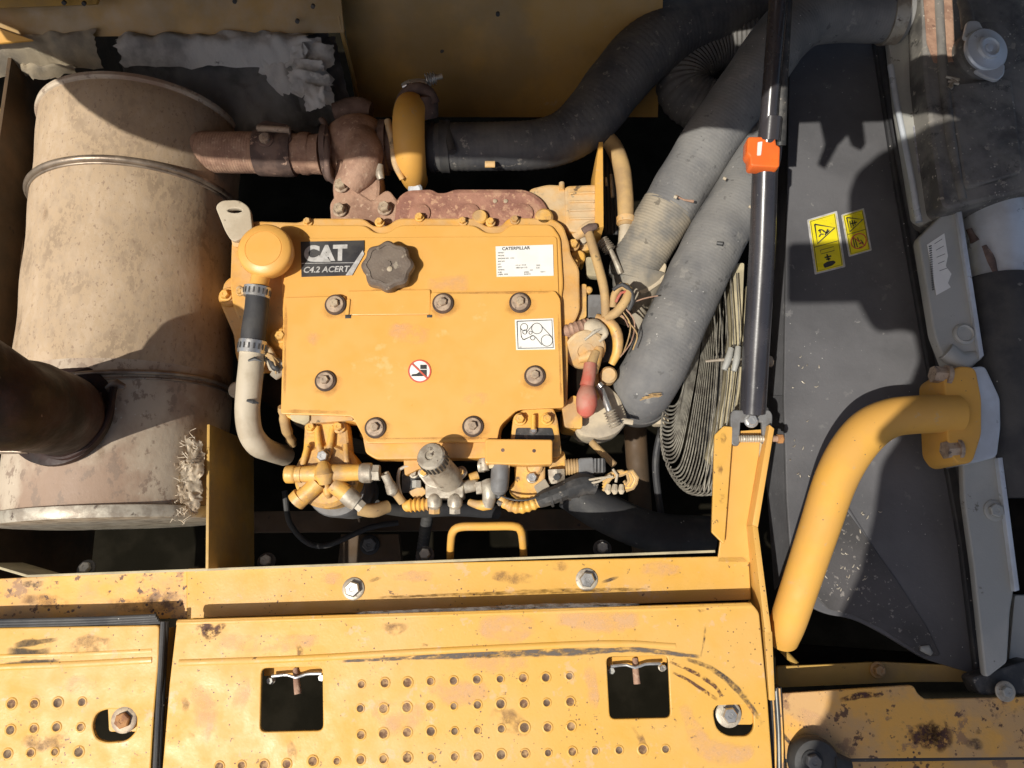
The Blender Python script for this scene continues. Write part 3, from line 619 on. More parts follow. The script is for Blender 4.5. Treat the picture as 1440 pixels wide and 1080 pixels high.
mk = tube('pipe_scuff', [(349, 507, 26, 2), (358, 504, 27, 3), (368, 508, 25, 1)], M['ink'], t, seg=8, squash=.3, lump=.5); tube('pipe_scuff', [(347, 563, 15, 1.5), (356, 565, 16.5, 3), (364, 567, 13, 1)], M['ink'], t, seg=8, squash=.3, lump=.5)
t = thing('cable_clip', 'broken dusty clip with frayed brown wires beside the black hose clamp', 'clip', P(385, 505, 0))
tube('clip_body', [(366, 487, 10, 6), (378, 493, 8, 6), (384, 505, 4, 6)], M['dustyyel'], t, lump=.5)
tube('frayed_strip', [(370, 500, 2, 6), (385, 512, 4, 12), (390, 522, 0, 8), (384, 530, 2, 5)], M['cream'], t, lump=1.2, seg=20, step=3, squash=.5)
tube('burnt_core', [(376, 503, 9, 5), (384, 513, 11, 7), (392, 520, 8, 4)], M['blackplastic'], t, lump=1.0, seg=14, step=3)
for i in range(5): tube('loose_wire', [(368 + i * 2, 494 + i * 3, 9, 1.4), (382 + i, 500 + 2 * i, 15, 1.4), (392 - i, 510 + 4 * i, 9, 1.2)], M['tanhose'], t, seg=7)
hexbolt(t, 396, 474, 4, 6, 'cast', 9, 'dirtyzinc', h=6, name='screw') if 0 else None

# ================================================================== EXHAUST + TURBO
t = thing('turbo_exhaust_pipe', 'rusty corrugated exhaust pipe from the muffler to the turbocharger', 'exhaust pipe', P(360, 215, -40))
tube('end_flare', [(268, 213, -42, 29), (276, 213, -42, 31), (284, 214, -42, 29)], M['rust'], t, seg=40)
tube('bellows', [(276, 214, -42, 28.5), (366, 215, -42, 28.5)], M['rust'], t, seg=40, step=1.4, rib=(4.2, .32))
tube('clamp_band', [(362, 215, -42, 31), (366, 215, -42, 32), (410, 216, -42, 32), (414, 216, -42, 31)], M['rustdark'], t, seg=40, lump=.03)
prism('clamp_lug', [(362, 176), (372, 170), (404, 176), (408, 196), (400, 206), (368, 204)], -10, 14, M['rustdark'], t, r=4, bevel=2)
hexbolt(t, 374, 197, -6, 8, 'washer', 11, 'rustdark', h=8); tube('clamp_bolt', [(362, 180, -4, 4.5), (408, 183, -4, 4.5)], M['washer'], t, seg=12)
tube('outlet_tube', [(408, 216, -42, 27.5), (440, 217, -42, 27), (452, 217, -42, 28)], M['rust'], t, seg=36)
tube('swaged_ring', [(424, 216, -42, 29), (431, 216, -42, 29.5), (438, 216, -42, 28)], M['rust'], t, seg=36)
t = thing('turbocharger', 'rusty turbocharger with yellow compressor housing above the engine', 'turbocharger', P(530, 210, -40))
kf = K(458, 215, -42)
link('inlet_flange', lathe_mesh([(30*kf, -5), (39*kf, -4), (39*kf, 4), (32*kf, 6), (28*kf, 7)], P(461, 215, -42), X, 40), M['rustdark'], t)
tube('v_clamp', [(452, 168, -22, 4), (457, 176, -16, 4.5), (460, 205, -4, 4.5), (460, 235, -8, 4.5), (464, 250, -24, 5), (474, 257, -38, 4)], M['rustdark'], t, seg=12)
tube('turbine_housing', [(466, 200, -50, 28), (480, 203, -50, 38), (500, 205, -50, 43), (520, 206, -50, 42), (536, 208, -50, 30)], M['rust'], t, seg=40, lump=.06)
prism('turbine_foot', [(480, 215), (525, 215), (530, 262), (526, 305), (478, 305), (472, 262)], -26, 60, M['rust'], t, r=8, bevel=6)
prism('manifold_flange', [(466, 285), (488, 262), (522, 285), (545, 268), (562, 290), (552, 312), (468, 314)], -24, 22, M['rust'], t, r=7, bevel=3)
tube('housing_scroll', [(490, 262, -28, 20), (505, 240, -20, 25), (512, 215, -16, 26), (508, 190, -30, 24)], M['rust'], t, seg=28, lump=.1)
for a, b in ((480, 262), (478, 296), (541, 294)): hexbolt(t, a, b, -20, 8, 'rustbolt' if b < 0 else 'bolt', 10, 'washer', h=10, name='flange_bolt')
tube('housing_top', [(470, 160, -46, 14), (500, 155, -46, 18), (522, 158, -46, 12)], M['rustdark'], t, seg=24, lump=.2)
for xx, rr, ww in ((533, 33, 5), (541, 38, 6), (549, 31, 5)):
    kk = K(xx, 208, -50); link('housing_ring', lathe_mesh([(rr*.8*kk, -ww), (rr*kk, -ww + 1), (rr*kk, ww - 1), (rr*.8*kk, ww)], P(xx, 208, -50), X, 40), M['rustdark'], t)
tube('outlet_collar', [(561, 156, -14, 8), (566, 140, -4, 9), (577, 128, 2, 9), (590, 125, 4, 9), (603, 131, 0, 9), (610, 146, -8, 9)], M['rustdark'], t, seg=18)
tube('core_bolt', [(534, 232, -14, 5), (534, 246, -16, 6), (536, 252, -18, 5)], M['dirtyzinc'], t, seg=12)
tube('oil_pipe', [(545, 170, -10, 5), (552, 200, -4, 5), (556, 230, -10, 5), (566, 252, -20, 4)], M['dustyyel'], t, seg=12)
kk = K(580, 205, -45); cq = P(580, 203, -45)
for i in range(1):
    pts = []
    for j in range(25):
        a = rad(-130 + 260 * j / 24); r1 = 36 * kk
        pts.append((cq.x + 2, cq.y + (-math.sin(a)) * 48 * kk * 1.0 + 0, cq.z + math.cos(a) * 52 * kk, (18 + 3.5 * math.cos(a * .9)) * kk))
    link('compressor_volute', sweep(pts, 28, 6), M['pipe'], t)
disc('volute_outlet', 587, 140, -14, [(28, -26), (29, 2), (27, 7), (22, 8)], M['rustdark'], t, axis=V((0, .75, .66)))
disc('volute_plug', 584, 266, -48, [(10, -8), (10, 2), (7, 5)], M['alupipe'], t, axis=V((0, -.6, .8)), seg=20)
link('backplate', lathe_mesh([(25*kk, -4), (46*kk, -3), (46*kk, 3), (30*kk, 4)], P(562, 203, -52), X, 48), M['dustyyel'], t)
link('compressor_inlet', lathe_mesh([(20*kk, -10), (34*kk, -8), (34*kk, 8), (30*kk, 12), (30*kk, 30)], P(600, 205, -52), X, 40), M['intake'], t)
t = thing('spring_clamp', 'bright spring loaded hose clamp bolt on top of the turbocharger outlet', 'hose clamp', P(590, 112, -4))
tube('clamp_bridge', [(566, 121, -6, 4), (576, 117, -2, 5.5), (598, 116, -2, 5.5), (604, 122, -6, 4)], M['zinc'], t, squash=.6)
tube('clamp_slot', [(572, 119, 4, 1.5), (590, 117, 4.5, 1.5)], M['blackplastic'], t, seg=8)
tube('spring', [(599, 113, -2, 8), (613, 109, -2, 8)], M['zinc'], t, rib=(4.2, 1.8), step=.6, seg=20)
tube('bolt_tip', [(613, 109, -2, 4), (622, 107, -2, 4)], M['dirtyzinc'], t, seg=12)
t = thing('exhaust_manifold', 'rusty red exhaust manifold behind the top edge of the engine cover', 'manifold', P(660, 290, -40))
prism('manifold_body', [(564, 280), (575, 272), (605, 271), (613, 276), (628, 276), (640, 271), (738, 271), (757, 282), (768, 302), (768, 322), (560, 322)], -18, 50, M['manifold'], t, r=10, bevel=9)
for xx in (590, 660, 735): disc('port_boss', xx, 300, -16, [(16, -10), (15, 1), (11, 3)], M['manifold'], t, seg=20)
for xx, yy in ((696, 283), (711, 283)): disc('casting_dot', xx, yy, -17, [(3, -3), (3, 1), (1, 1.5)], M['bolt'], t, seg=10)

# ================================================================== INTAKE HOSE
t = thing('intake_hose', 'black rubber intake hose curving up right from the turbocharger to the top edge', 'hose', P(850, 130, -60))
ih = [(608, 208, -50, 33), (640, 207, -50, 33), (700, 206, -50, 33), (752, 204, -52, 34), (795, 192, -56, 36), (830, 165, -60, 40), (865, 120, -64, 42), (905, 75, -66, 43), (955, 40, -72, 42), (1020, 20, -84, 40), (1090, -5, -100, 38), (1170, -40, -120, 36)]
tube('hose', ih, M['intake'], t, seg=44, step=3, rib=(9, .35), lump=.02)
clamp('clamp', (626, 207, -50, 34), X, t, 'rubber', w=14); 0
tube('clamp_screw', [(628, 172, -24, 5), (632, 195, -14, 5.5), (636, 214, -12, 6)], M['rubber'], t, seg=12)
tube('hose_lip', [(604, 208, -50, 35), (612, 208, -50, 35)], M['rubber'], t, seg=40)
rect('paint_dab', 689, 229, 16, 13, -24, 1, M['pipe'], t, ang=0, r=2) if 0 else None
tube('paint_dab', [(682, 231, -27, 5), (696, 231, -27, 5)], M['dustyyel'], t, squash=.6)
t = thing('elbow_hose', 'dark corrugated elbow hose curling behind the big grey hose at the top', 'hose', P(960, 130, -110))
tube('hose', [(1060, 52, -105, 34), (1005, 62, -110, 36), (968, 92, -115, 37), (962, 128, -118, 37), (995, 150, -118, 37), (1040, 150, -120, 36)], M['intake'], t, seg=36, step=2, rib=(8, 1.0))

# ================================================================== BIG GREY HOSES
t = thing('upper_radiator_hose', 'dusty grey hose from the top right clamp bending down left to a ribbed dusty end', 'hose', P(960, 260, -60))
tube('hose', [(1268, 22, -40, 36), (1215, 19, -36, 38.5), (1165, 18, -30, 39.5), (1128, 28, -24, 40), (1096, 57, -22, 40), (1068, 97, -26, 40), (1041, 137, -32, 40), (1002, 192, -44, 39.5), (966, 250, -58, 39), (940, 293, -68, 38.5), (937, 298, -69, 38.5)], M['hose'], t, seg=48, step=1.4, rib=(5.2, .13), lump=.03)
tube('ribbed_end', [(940, 293, -68, 38.4), (922, 323, -76, 38), (905, 352, -84, 37.5), (893, 378, -92, 36), (888, 395, -96, 34)], M['hose_dust'], t, seg=48, step=1.0, rib=(4.6, .26))
clamp('clamp', (1252, 21, -39, 38), X, t, 'dirtyzinc', w=22)
tube('hose_tie', [(950, 275, -15, 1.6), (962, 281, -15, 1.2), (975, 283, -18, 2.2)], M['rust'], t, seg=8)
t = thing('lower_radiator_hose', 'thick dusty grey hose passing behind the gas strut with a sooty round lower end', 'hose', P(970, 420, -60))
tube('hose', [(1078, 172, -66, 24), (1062, 222, -60, 34), (1042, 275, -57, 39.5), (1010, 330, -55, 41), (981, 388, -54, 42), (945, 465, -54, 43), (922, 514, -60, 43.5), (907, 541, -74, 43.5), (899, 554, -104, 43.5), (897, 556, -150, 42)], M['hose'], t, seg=48, step=1.4, rib=(5.2, .11), lump=.03)
tube('end_cuff', [(900, 553, -98, 45), (898, 556, -112, 45.5), (898, 557, -120, 44)], M['hosedark'], t, seg=48, step=3)
for i in range(7): tube('straw', [(900 + i * 3, 560 - i * .8 + random.uniform(-3, 3), -26 + i * .1, .9), (925 + i, 556 + random.uniform(-3, 3), -28, .7)], M['tanhose'], t, seg=5)
tube('puncture', [(1008, 342, -5, 3), (1016, 343, -4, 4)], M['ink'], t, seg=10, lump=.5)
for a, b, z in ((950, 276, -8), (1019, 250, -8), (1055, 290, -12)): tube('chipped_spot', [(a - 2, b, z, 2.5), (a + 2, b + 2, z, 2.5)], M['beige'], t, seg=8, lump=.5)

# dirty aluminium elbows that carry the hoses
t = thing('thermostat_housing', 'whitish dusty water outlet casting under the ribbed hose end', 'housing', P(900, 400, -90))
tube('casting', [(900, 378, -92, 38), (895, 400, -100, 34), (890, 425, -110, 26), (885, 450, -130, 22)], M['hose_dust'], t, seg=30, lump=.1)
prism('lug', [(892, 400), (925, 365), (936, 372), (930, 395), (905, 412)], -70, 20, M['cream'], t, r=5, bevel=3)
tube('clamp_bolt', [(858, 352, -60, 4), (866, 368, -58, 4), (873, 385, -60, 4.5)], M['dirtyzinc'], t)
tube('clamp_spring', [(846, 338, -60, 8), (858, 352, -60, 8)], M['dirtyzinc'], t, rib=(4, 1.6), step=.6, seg=20)
tube('neck', [(893, 420, -95, 14), (898, 450, -105, 14), (902, 475, -120, 14)], M['hose_dust'], t, lump=.2)
t = thing('lower_outlet_casting', 'dirty white casting with spring clamp left of the thick hose lower end', 'housing', P(845, 585, -80))
prism('casting', [(815, 560), (840, 535), (868, 560), (878, 590), (866, 605), (845, 612), (815, 608)], -58, 60, M['cream'], t, r=8, bevel=6)
prism('bracket', [(791, 572), (806, 556), (818, 562), (818, 602), (795, 600)], -30, 8, M['cast'], t, r=4)
tube('clamp_bolt', [(845, 548, -36, 5), (852, 565, -32, 4.5), (858, 582, -32, 4.5)], M['zinc'], t, seg=14)
tube('clamp_spring', [(857, 578, -32, 8), (866, 600, -34, 8)], M['dirtyzinc'], t, rib=(4, 1.6), step=.6, seg=20)
tube('bolt_tip', [(845, 545, -34, 6.5), (841, 541, -34, 6.5)], M['zinc'], t, seg=8)
tube('strap_tail', [(866, 590, -44, 4), (890, 594, -46, 4)], M['beige'], t, squash=.5)
prism('dust_block', [(920, 570), (938, 566), (940, 595), (922, 595)], -110, 30, M['cream'], t, r=4)

# ================================================================== RIGHT OF THE COVER
t = thing('alternator', 'dusty yellow alternator body at the upper right corner of the engine cover', 'alternator', P(800, 290, -60))
prism('rear_housing', [(746, 268), (770, 262), (793, 263), (796, 318), (786, 330), (770, 322), (758, 296)], -30, 80, M['dustyyel'], t, r=6, bevel=4)
prism('front_housing', [(797, 264), (838, 262), (840, 312), (828, 326), (799, 322)], -28, 80, M['dustyyel'], t, r=5, bevel=4)
prism('mount_plate', [(838, 250), (843, 200), (847, 200), (848, 318), (838, 320)], -20, 120, M['pipe'], t, bevel=1)
for i in range(4): tube('cooling_rib', [(801, 272 + i * 12, -27, 2), (836, 271 + i * 12, -27, 2)], M['dustyyel'], t, seg=8)
tube('through_bolt', [(790, 258, -34, 4), (790, 268, -30, 4)], M['dustyyel'], t)
tube('casting_arm', [(808, 335, -40, 7), (825, 322, -34, 8), (840, 310, -36, 7), (844, 290, -40, 5)], M['dustyyel'], t, lump=.4)
disc('boss', 822, 342, -50, [(12, -30), (12, 2), (9, 4), (4, 4)], M['cast'], t); disc('boss', 812, 362, -46, [(11, -30), (11, 2), (9, 4), (4, 4)], M['cast'], t)
disc('boss', 820, 338, -40, [(5, -10), (5, 2), (3, 3)], M['beige'], t, seg=16)
t = thing('drive_belt', 'black ribbed drive belt and pulley beside the tan hose', 'belt', P(862, 260, -100))
for i in range(4): tube('belt_rib', [(848 + i * 5, 205, -90, 2.6), (850 + i * 5, 260, -84, 2.6), (852 + i * 5, 330, -96, 2.6)], M['rubber'], t, seg=8, step=10)
kk = K(856, 270, -130)
link('pulley', lathe_mesh([(30*kk, -6), (46*kk, -5), (46*kk, -2), (40*kk, 0), (46*kk, 2), (46*kk, 6), (20*kk, 7)], P(858, 280, -140), V((1, 0, 0)), 48), M['blackplastic'], t)
tube('chrome_flash', [(852, 250, -78, 2), (853, 262, -78, 2)], M['zinc'], t, seg=8); tube('chrome_flash', [(860, 245, -80, 3), (862, 278, -80, 3)], M['zinc'], t, seg=8, squash=.4)
t = thing('tan_coolant_hose', 'tan dusty hose hanging down beside the pulley with a clamp at its lower end', 'hose', P(878, 250, -60))
tube('hose', [(848, 190, -80, 11), (862, 205, -72, 12), (874, 235, -64, 12), (879, 275, -62, 11.5), (880, 318, -66, 11)], M['tanhose'], t, seg=24, lump=.05)
tube('hose_end', [(880, 316, -66, 9.5), (878, 345, -76, 9)], M['beige'], t); clamp('clamp', (880, 310, -66, 12.5), (P(880, 320, -66) - P(880, 300, -66)), t, 'dustyyel', w=10)
t = thing('tan_harness_tube', 'long tan wire conduit running down the right side of the engine cover', 'conduit', P(842, 380, -10))
tube('conduit', [(826, 322, -20, 6), (833, 345, -14, 6.5), (843, 380, -8, 6.5), (850, 410, -8, 6.5), (852, 446, -14, 6)], M['tanhose'], t, lump=.05)
tube('collar', [(820, 326, -16, 5), (830, 320, -14, 5.5), (838, 318, -16, 4)], M['rustdark'], t, lump=.4)
t = thing('relay_box', 'small grey relay block under the tan conduit', 'relay', P(838, 430, -36))
prism('case', [(828, 415), (852, 415), (852, 446), (828, 445)], -24, 24, M['greyplastic'], t, r=1.5, bevel=1)
prism('lid', [(825, 362), (840, 362), (842, 388), (826, 386)], -40, 16, M['pale'], t, r=2)
prism('mount', [(818, 400), (824, 400), (824, 445), (812, 452), (812, 440)], -22, 20, M['cast'], t, r=2)
disc('mount_screw', 828, 408, -26, [(5, -6), (5, 2), (3, 4)], M['cast'], t, seg=14)
t = thing('taped_wire_loop', 'looped bundle of tan wires wrapped in black tape', 'wire loop', P(872, 425, -10))
tube('conduit', [(853, 446, -14, 6), (866, 440, -4, 6.5), (880, 422, 4, 6.5), (884, 408, 2, 6), (874, 402, 0, 5.5), (864, 414, -4, 5), (862, 432, -10, 5)], M['tanhose'], t, lump=.05)
tube('tape', [(862, 408, 2, 3), (875, 400, 6, 3.5), (887, 410, 6, 3.5), (889, 424, 2, 3.5), (884, 436, -2, 3)], M['rubber'], t, lump=.4)
tube('maroon_wire', [(866, 425, 4, 2), (873, 412, 7, 2), (880, 410, 6, 2)], M['red'], t, seg=8)
t = thing('tensioner_pulley', 'dusty yellow belt tensioner with an oval disc right of the belt diagram', 'pulley', P(835, 480, -40))
tube('housing_arc', [(838, 448, -24, 7), (858, 455, -20, 8), (868, 472, -22, 8), (868, 494, -30, 7), (860, 512, -38, 5)], M['cast'], t, lump=.06)
prism('inner_cup', [(820, 452), (850, 450), (866, 475), (862, 505), (835, 512), (815, 500)], -60, 30, M['blackplastic'], t, r=10)
kk = K(822, 492, -20)
link('disc', lathe_mesh([(12*kk, -7), (29*kk, -5), (30*kk, 0), (27*kk, 3), (12*kk, 4), (11*kk, 2), (4*kk, 2)], P(823, 492, -22), V((.15, -.62, .75)), 40), M['dustyyel'], t)
tube('pivot', [(814, 505, -30, 6), (835, 500, -26, 9), (838, 515, -30, 6)], M['dustyyel'], t, lump=.3)
tube('lump_of_dirt', [(812, 460, -14, 3), (838, 462, -12, 11), (850, 470, -14, 7), (842, 480, -16, 6)], M['cream'], t, lump=1.0, seg=22, step=3)
tube('spring_arm', [(790, 468, -14, 6), (797, 466, -12, 9), (815, 460, -12, 9.5), (828, 455, -14, 8)], M['rust'], t, rib=(7, .9), step=2, seg=20)
tube('stud', [(822, 478, -8, 2), (838, 465, -4, 3), (846, 462, -5, 2)], M['dirtyzinc'], t, seg=10)
prism('arm', [(778, 452), (808, 434), (816, 440), (800, 456), (816, 450), (824, 458), (796, 470), (784, 466)], -24, 20, M['dustyyel'], t, r=3, bevel=2)
tube('lower_arm', [(842, 490, -22, 7), (838, 510, -20, 7), (834, 525, -22, 6)], M['cast'], t)
for j, pts in enumerate(([(872, 432), (905, 420), (925, 416)], [(874, 436), (886, 455), (884, 475), (876, 498)], [(878, 432), (892, 452), (888, 480), (872, 502)], [(864, 440), (880, 450), (896, 470), (890, 492)], [(860, 436), (876, 445), (884, 460)])):
    tt = tube('stray_wire', [(a, b, -8 + 3 * math.sin(i * 2 + j), 1.0) for i, (a, b) in enumerate(pts)], M['rust' if j % 2 == 0 else 'tanhose'], None, seg=7, label=['thin pinkish wire running out to the right under the thick grey hose', 'longest tan wire curling down beside the tensioner', 'pink bare wire bowed out furthest towards the thick hose', 'tan wire crossing over the other loose wires by the hose', 'short reddish wire end beside the taped loop'][j], cat='wire', group='loose wires right of the tensioner')
t = thing('terminal_boot', 'red rubber boot covering the alternator terminal right of the cover', 'cable boot', P(823, 545, -20))
tube('sleeve', [(830, 512, -14, 9), (828, 530, -12, 9.5), (825, 543, -12, 10)], M['red'], t, seg=24)
tube('cap', [(826, 543, -14, 9), (825, 556, -10, 14), (825, 568, -10, 15), (824, 577, -16, 13), (824, 581, -24, 8)], M['red'], t, seg=28, lump=.03)
tube('cable', [(838, 496, -18, 6.5), (833, 508, -14, 7), (830, 516, -13, 7)], M['tanhose'], t)
disc('round_stub', 856, 527, -40, [(12, -20), (12, 0), (9, 4)], M['dustyyel'], t)
t = thing('starter_bracket', 'yellow bracket plate at the lower right corner of the cover plate', 'bracket', P(810, 560, -50))
prism('plate', [(792, 520), (840, 518), (842, 560), (815, 565), (812, 602), (793, 600)], -50, 60, M['body'], t, r=4, bevel=2)

# ================================================================== FAN AND GUARD
t = thing('fan_guard', 'wire fan guard with hooked wire ends between the thick hose and the gas strut', 'fan guard', P(980, 580, -100))
NW = 30
for i in range(NW):
    u = i / (NW - 1)
    # tips run down then right along the rim
    tips = catmull([(938, 566, -80), (932, 612, -95), (940, 655, -115), (965, 688, -140), (1004, 690, -160)], 6)
    tp = tips[int(u * (len(tips) - 1))]
    bx, by = tp[0], tp[1]; z0 = tp[2]
    tx, ty = bx + 78 - 40 * u, 385 + 6 * u
    pts = [(bx - 1, by - 9, z0 + 8, 1.1), (bx - 3, by - 1, z0 + 4, 1.4), (bx + 3, by + 5, z0, 1.5), (bx + 13, by + 3, z0, 1.4), (bx + 21, by - 14, z0 + 2, 1.2), (bx + 30, by - 55, z0 + 8, 1.0), ((bx + 34 + tx) / 2, (by + ty) / 2 - 20, z0 + 14, .9), (tx, ty, z0 + 16, .9)]
    tube('wire', pts, M['wire'], t, seg=6, step=2.5)
for j in range(5):
    tube('ring_wire', [(1000 + j * 9, 400 - j * 4, -60, 1.0), (1008 + j * 8, 500, -55, 1.0), (1002 + j * 7, 590, -60, 1.0), (990 + j * 6, 690, -80, 1.0)], M['wire'], t, seg=6, step=12)
tube('cross_wire', [(992, 508, -50, 2), (1015, 506, -48, 2.4), (1042, 505, -48, 2)], M['dirtyzinc'], t, seg=8)
tube('clip', [(1028, 490, -46, 4), (1024, 505, -44, 5), (1018, 520, -46, 4)], M['alu'], t); tube('clip', [(1038, 488, -46, 4), (1036, 505, -44, 5), (1032, 522, -46, 4)], M['alu'], t)
tube('hub_clamp', [(934, 558, -72, 5), (946, 552, -70, 5)], M['rubber'], t, lump=.4)
t = thing('fan_ring', 'dusty beige rim of the fan opening behind the wire guard', 'fan ring', P(1030, 520, -110))
prism('rim', [(1030, 372), (1046, 370), (1042, 470), (1028, 590), (1010, 650), (1000, 640), (1020, 560), (1034, 460)], -80, 40, M['pale'], t, r=3)
prism('rim', [(1052, 400), (1060, 400), (1046, 560), (1030, 600), (1036, 560)], -100, 40, M['pale'], t, r=3)
t = thing('cooling_fan', 'dark fan blades deep in shade below the wire guard', 'fan', P(960, 690, -260))
for i in range(7):
    a = rad(110 + i * 20); b0 = P(1010, 600, -260)
    d = V((0.25, math.sin(a), math.cos(a))).normalized(); s = V((.8, .3, 0)).normalized()
    sheet('blade', [b0 + d * 50 - s * 20, b0 + d * 50 + s * 20, b0 + d * 170 + s * 34, b0 + d * 170 - s * 34], d.cross(s) * 4, M['shroud_dk'], t)
disc('hub', 1000, 600, -300, [(40, -20), (40, 10), (30, 14)], M['shroud_dk'], t, axis=X)
t = thing('lower_hose', 'black lower hose lying in the dark gap behind the front rail', 'hose', P(900, 735, -260))
tube('hose', [(800, 690, -260, 26), (850, 720, -270, 28), (920, 748, -280, 28), (1000, 752, -290, 26)], M['rubber'], t, seg=28)
t = thing('fuel_line', 'thin black hose hanging down in the gap left of the yellow handle', 'hose', P(595, 740, -200))
tube('hose', [(530, 712, -120, 9), (580, 718, -160, 10), (640, 716, -200, 10), (700, 720, -240, 10)], M['rubber'], t); tube('branch', [(602, 720, -180, 8), (596, 760, -240, 8), (590, 800, -300, 8)], M['rubber'], t, rib=(9, .8), step=3)

# ================================================================== GAS STRUT
t = thing('gas_strut', 'black hood gas strut with an orange lock collar crossing the right half of the bay', 'gas strut', P(1068, 400, 60))
tube('lower_tube', [(1058, 580, -62, 18.6), (1064, 480, -20, 18.2), (1072, 350, 36, 17.8), (1076, 228, 88, 17.4)], M['tube'], t, seg=40, step=60)
tube('upper_tube', [(1077, 222, 90, 12), (1083, 140, 124, 12), (1097, -30, 190, 13)], M['tube'], t, seg=36, step=60)
tube('stay_channel', [(1097, 205, 88, 8), (1099, 110, 124, 9), (1106, -30, 180, 10)], M['blackplastic'], t, seg=20, step=60)
tube('sleeve', [(1081, 198, 100, 15.5), (1084, 165, 112, 15.5)], M['tube'], t, seg=36)
c = P(1075, 212, 96); kk = K(1075, 212, 96)
prism('lock_collar', [(1054, 194), (1088, 194), (1090, 205), (1095, 207), (1094, 233), (1058, 231), (1057, 219), (1053, 214)], 109, 22, M['orange'], t, r=2, bevel=2.5)
prism('collar_slot', [(1066, 200), (1072, 199), (1070, 218), (1065, 218)], 110, 1.5, M['white'], t, r=1, bevel=.3)
tube('end_plug', [(1058, 574, -60, 15), (1057, 590, -68, 13)], M['blackplastic'], t, seg=24)
hexbolt(t, 1056, 592, -50, 8, 'zinc', 10, 'zinc', h=6, name='end_nut')
t = thing('strut_clevis', 'dark steel U-shaped clevis holding the strut foot on the yellow bracket', 'clevis', P(1056, 600, -60))
prism('fork', [(1031, 578), (1082, 578), (1085, 584), (1084, 622), (1074, 624), (1073, 592), (1040, 592), (1038, 626), (1030, 624), (1029, 586)], -52, 8, M['greyplastic'], t, r=3, bevel=1.5)
tube('pin', [(1018, 616, -58, 4.5), (1094, 617, -58, 4.5)], M['rust'], t, seg=16)
tube('threaded_pin', [(1038, 617, -54, 5), (1074, 617, -54, 5)], M['dirtyzinc'], t, seg=16, rib=(3.5, .6), step=.9)
disc('pin_head', 1095, 617, -58, [(7, -2), (7, 5), (5, 7)], M['rustbolt'], t, axis=X, seg=6)

t = thing('strut_bracket', 'tall yellow folded bracket carrying the foot of the gas strut', 'bracket', P(1050, 700, -80))
prism('web', [(1026, 608), (1078, 604), (1072, 700), (1062, 748), (1062, 790), (1010, 790), (1022, 700)], -66, 5, M['cover'], t, bevel=1)
prism('left_flange', [(1006, 612), (1018, 600), (1030, 601), (1018, 764), (1002, 748)], -52, 6, M['deck'], t, r=2, bevel=1)
sheet('right_flange', [P(1082, 597, -38), P(1089, 603, -38), P(1066, 742, -38), P(1058, 738, -38)], V((0, 0, -30)), M['cover'], t, bevel=1)
sheet('right_flange', [P(1058, 738, -38), P(1066, 742, -38), P(1085, 890, -30), P(1076, 890, -30)], V((0, 0, -60)), M['deck'], t, bevel=1)
sheet('right_flange', [P(1075, 888, -30), P(1086, 888, -30), P(1090, 985, -26), P(1082, 985, -26)], V((0, 0, -60)), M['deck'], t, bevel=1)
tube('flange_root', [(1073, 612, -62, 4), (1068, 680, -62, 4), (1058, 742, -62, 4)], M['pale'], t, seg=10)
for i, (a, b, z) in enumerate(((1017, 616, -47), (1015, 700, -47), (1013, 660, -47))): mark('rust_scuff', [(a, b - 8, 3), (a, b, 5), (a - 1, b + 9, 3)], z - 4.5, 'rustmark', t)

# ================================================================== SHROUD
t = thing('fan_shroud', 'dark grey dusty radiator shroud panel with two yellow warning stickers', 'shroud', P(1190, 480, -130))
ZS = -120
prism('top_panel', [(1112, 40), (1232, 40), (1248, 130), (1268, 250), (1300, 430), (1330, 590), (1362, 760), (1384, 950), (1300, 925), (1240, 888), (1200, 868), (1160, 862), (1130, 846), (1114, 790), (1108, 700), (1104, 560)], ZS, 8, M['shroud'], t, r=[4,4,4,4,4,4,4,4,10,30,30,30,30,20,10,4], bevel=2)
sheet('side_slope', [P(1112, 40, ZS - 2), P(1105, 560, ZS - 2), P(1074, 560, ZS - 60), P(1080, 40, ZS - 60)], V((0, 0, -5)), M['shroud'], t)
sheet('side_slope', [P(1104, 556, ZS - 2), P(1113, 800, ZS - 2), P(1090, 830, ZS - 60), P(1070, 556, ZS - 62)], V((0, 0, -5)), M['shroud'], t)
prism('seam_lip', [(1228, 40), (1250, 40), (1266, 130), (1290, 260), (1322, 440), (1345, 560), (1378, 740), (1402, 950), (1376, 955), (1352, 760), (1312, 540), (1262, 260)], ZS + 8, 10, M['shroud_dk'], t, r=4, bevel=3)
tube('rubber_seal', [(1238, 60, ZS + 14, 6), (1262, 200, ZS + 14, 6), (1300, 400, ZS + 14, 6), (1340, 600, ZS + 14, 6), (1372, 780, ZS + 14, 6), (1392, 940, ZS + 14, 6)], M['rubber'], t, step=20)
tube('rubber_seal', [(1252, 60, ZS + 14, 4), (1278, 200, ZS + 14, 4), (1314, 400, ZS + 14, 4), (1356, 600, ZS + 14, 4), (1388, 780, ZS + 14, 4), (1408, 940, ZS + 14, 4)], M['shroud_dk'], t, step=20)
prism('fold_panel', [(1186, 712), (1222, 764), (1262, 820), (1300, 890), (1316, 930), (1230, 912), (1176, 898)], ZS + 5, 4, M['shroud_dk'], t, r=3) if 0 else None
prism('fold_panel', [(1186, 712), (1222, 762), (1262, 818), (1304, 884), (1322, 922), (1300, 922), (1242, 884), (1200, 864), (1165, 856), (1150, 840), (1165, 780)], ZS + 2.2, 2, M['shroudlow'], t, r=5)
tube('pressed_rib', [(1192, 716, ZS, 3), (1232, 780, ZS, 3), (1285, 868, ZS, 3), (1312, 915, ZS, 3)], M['shroud'], t, seg=10, squash=.6)
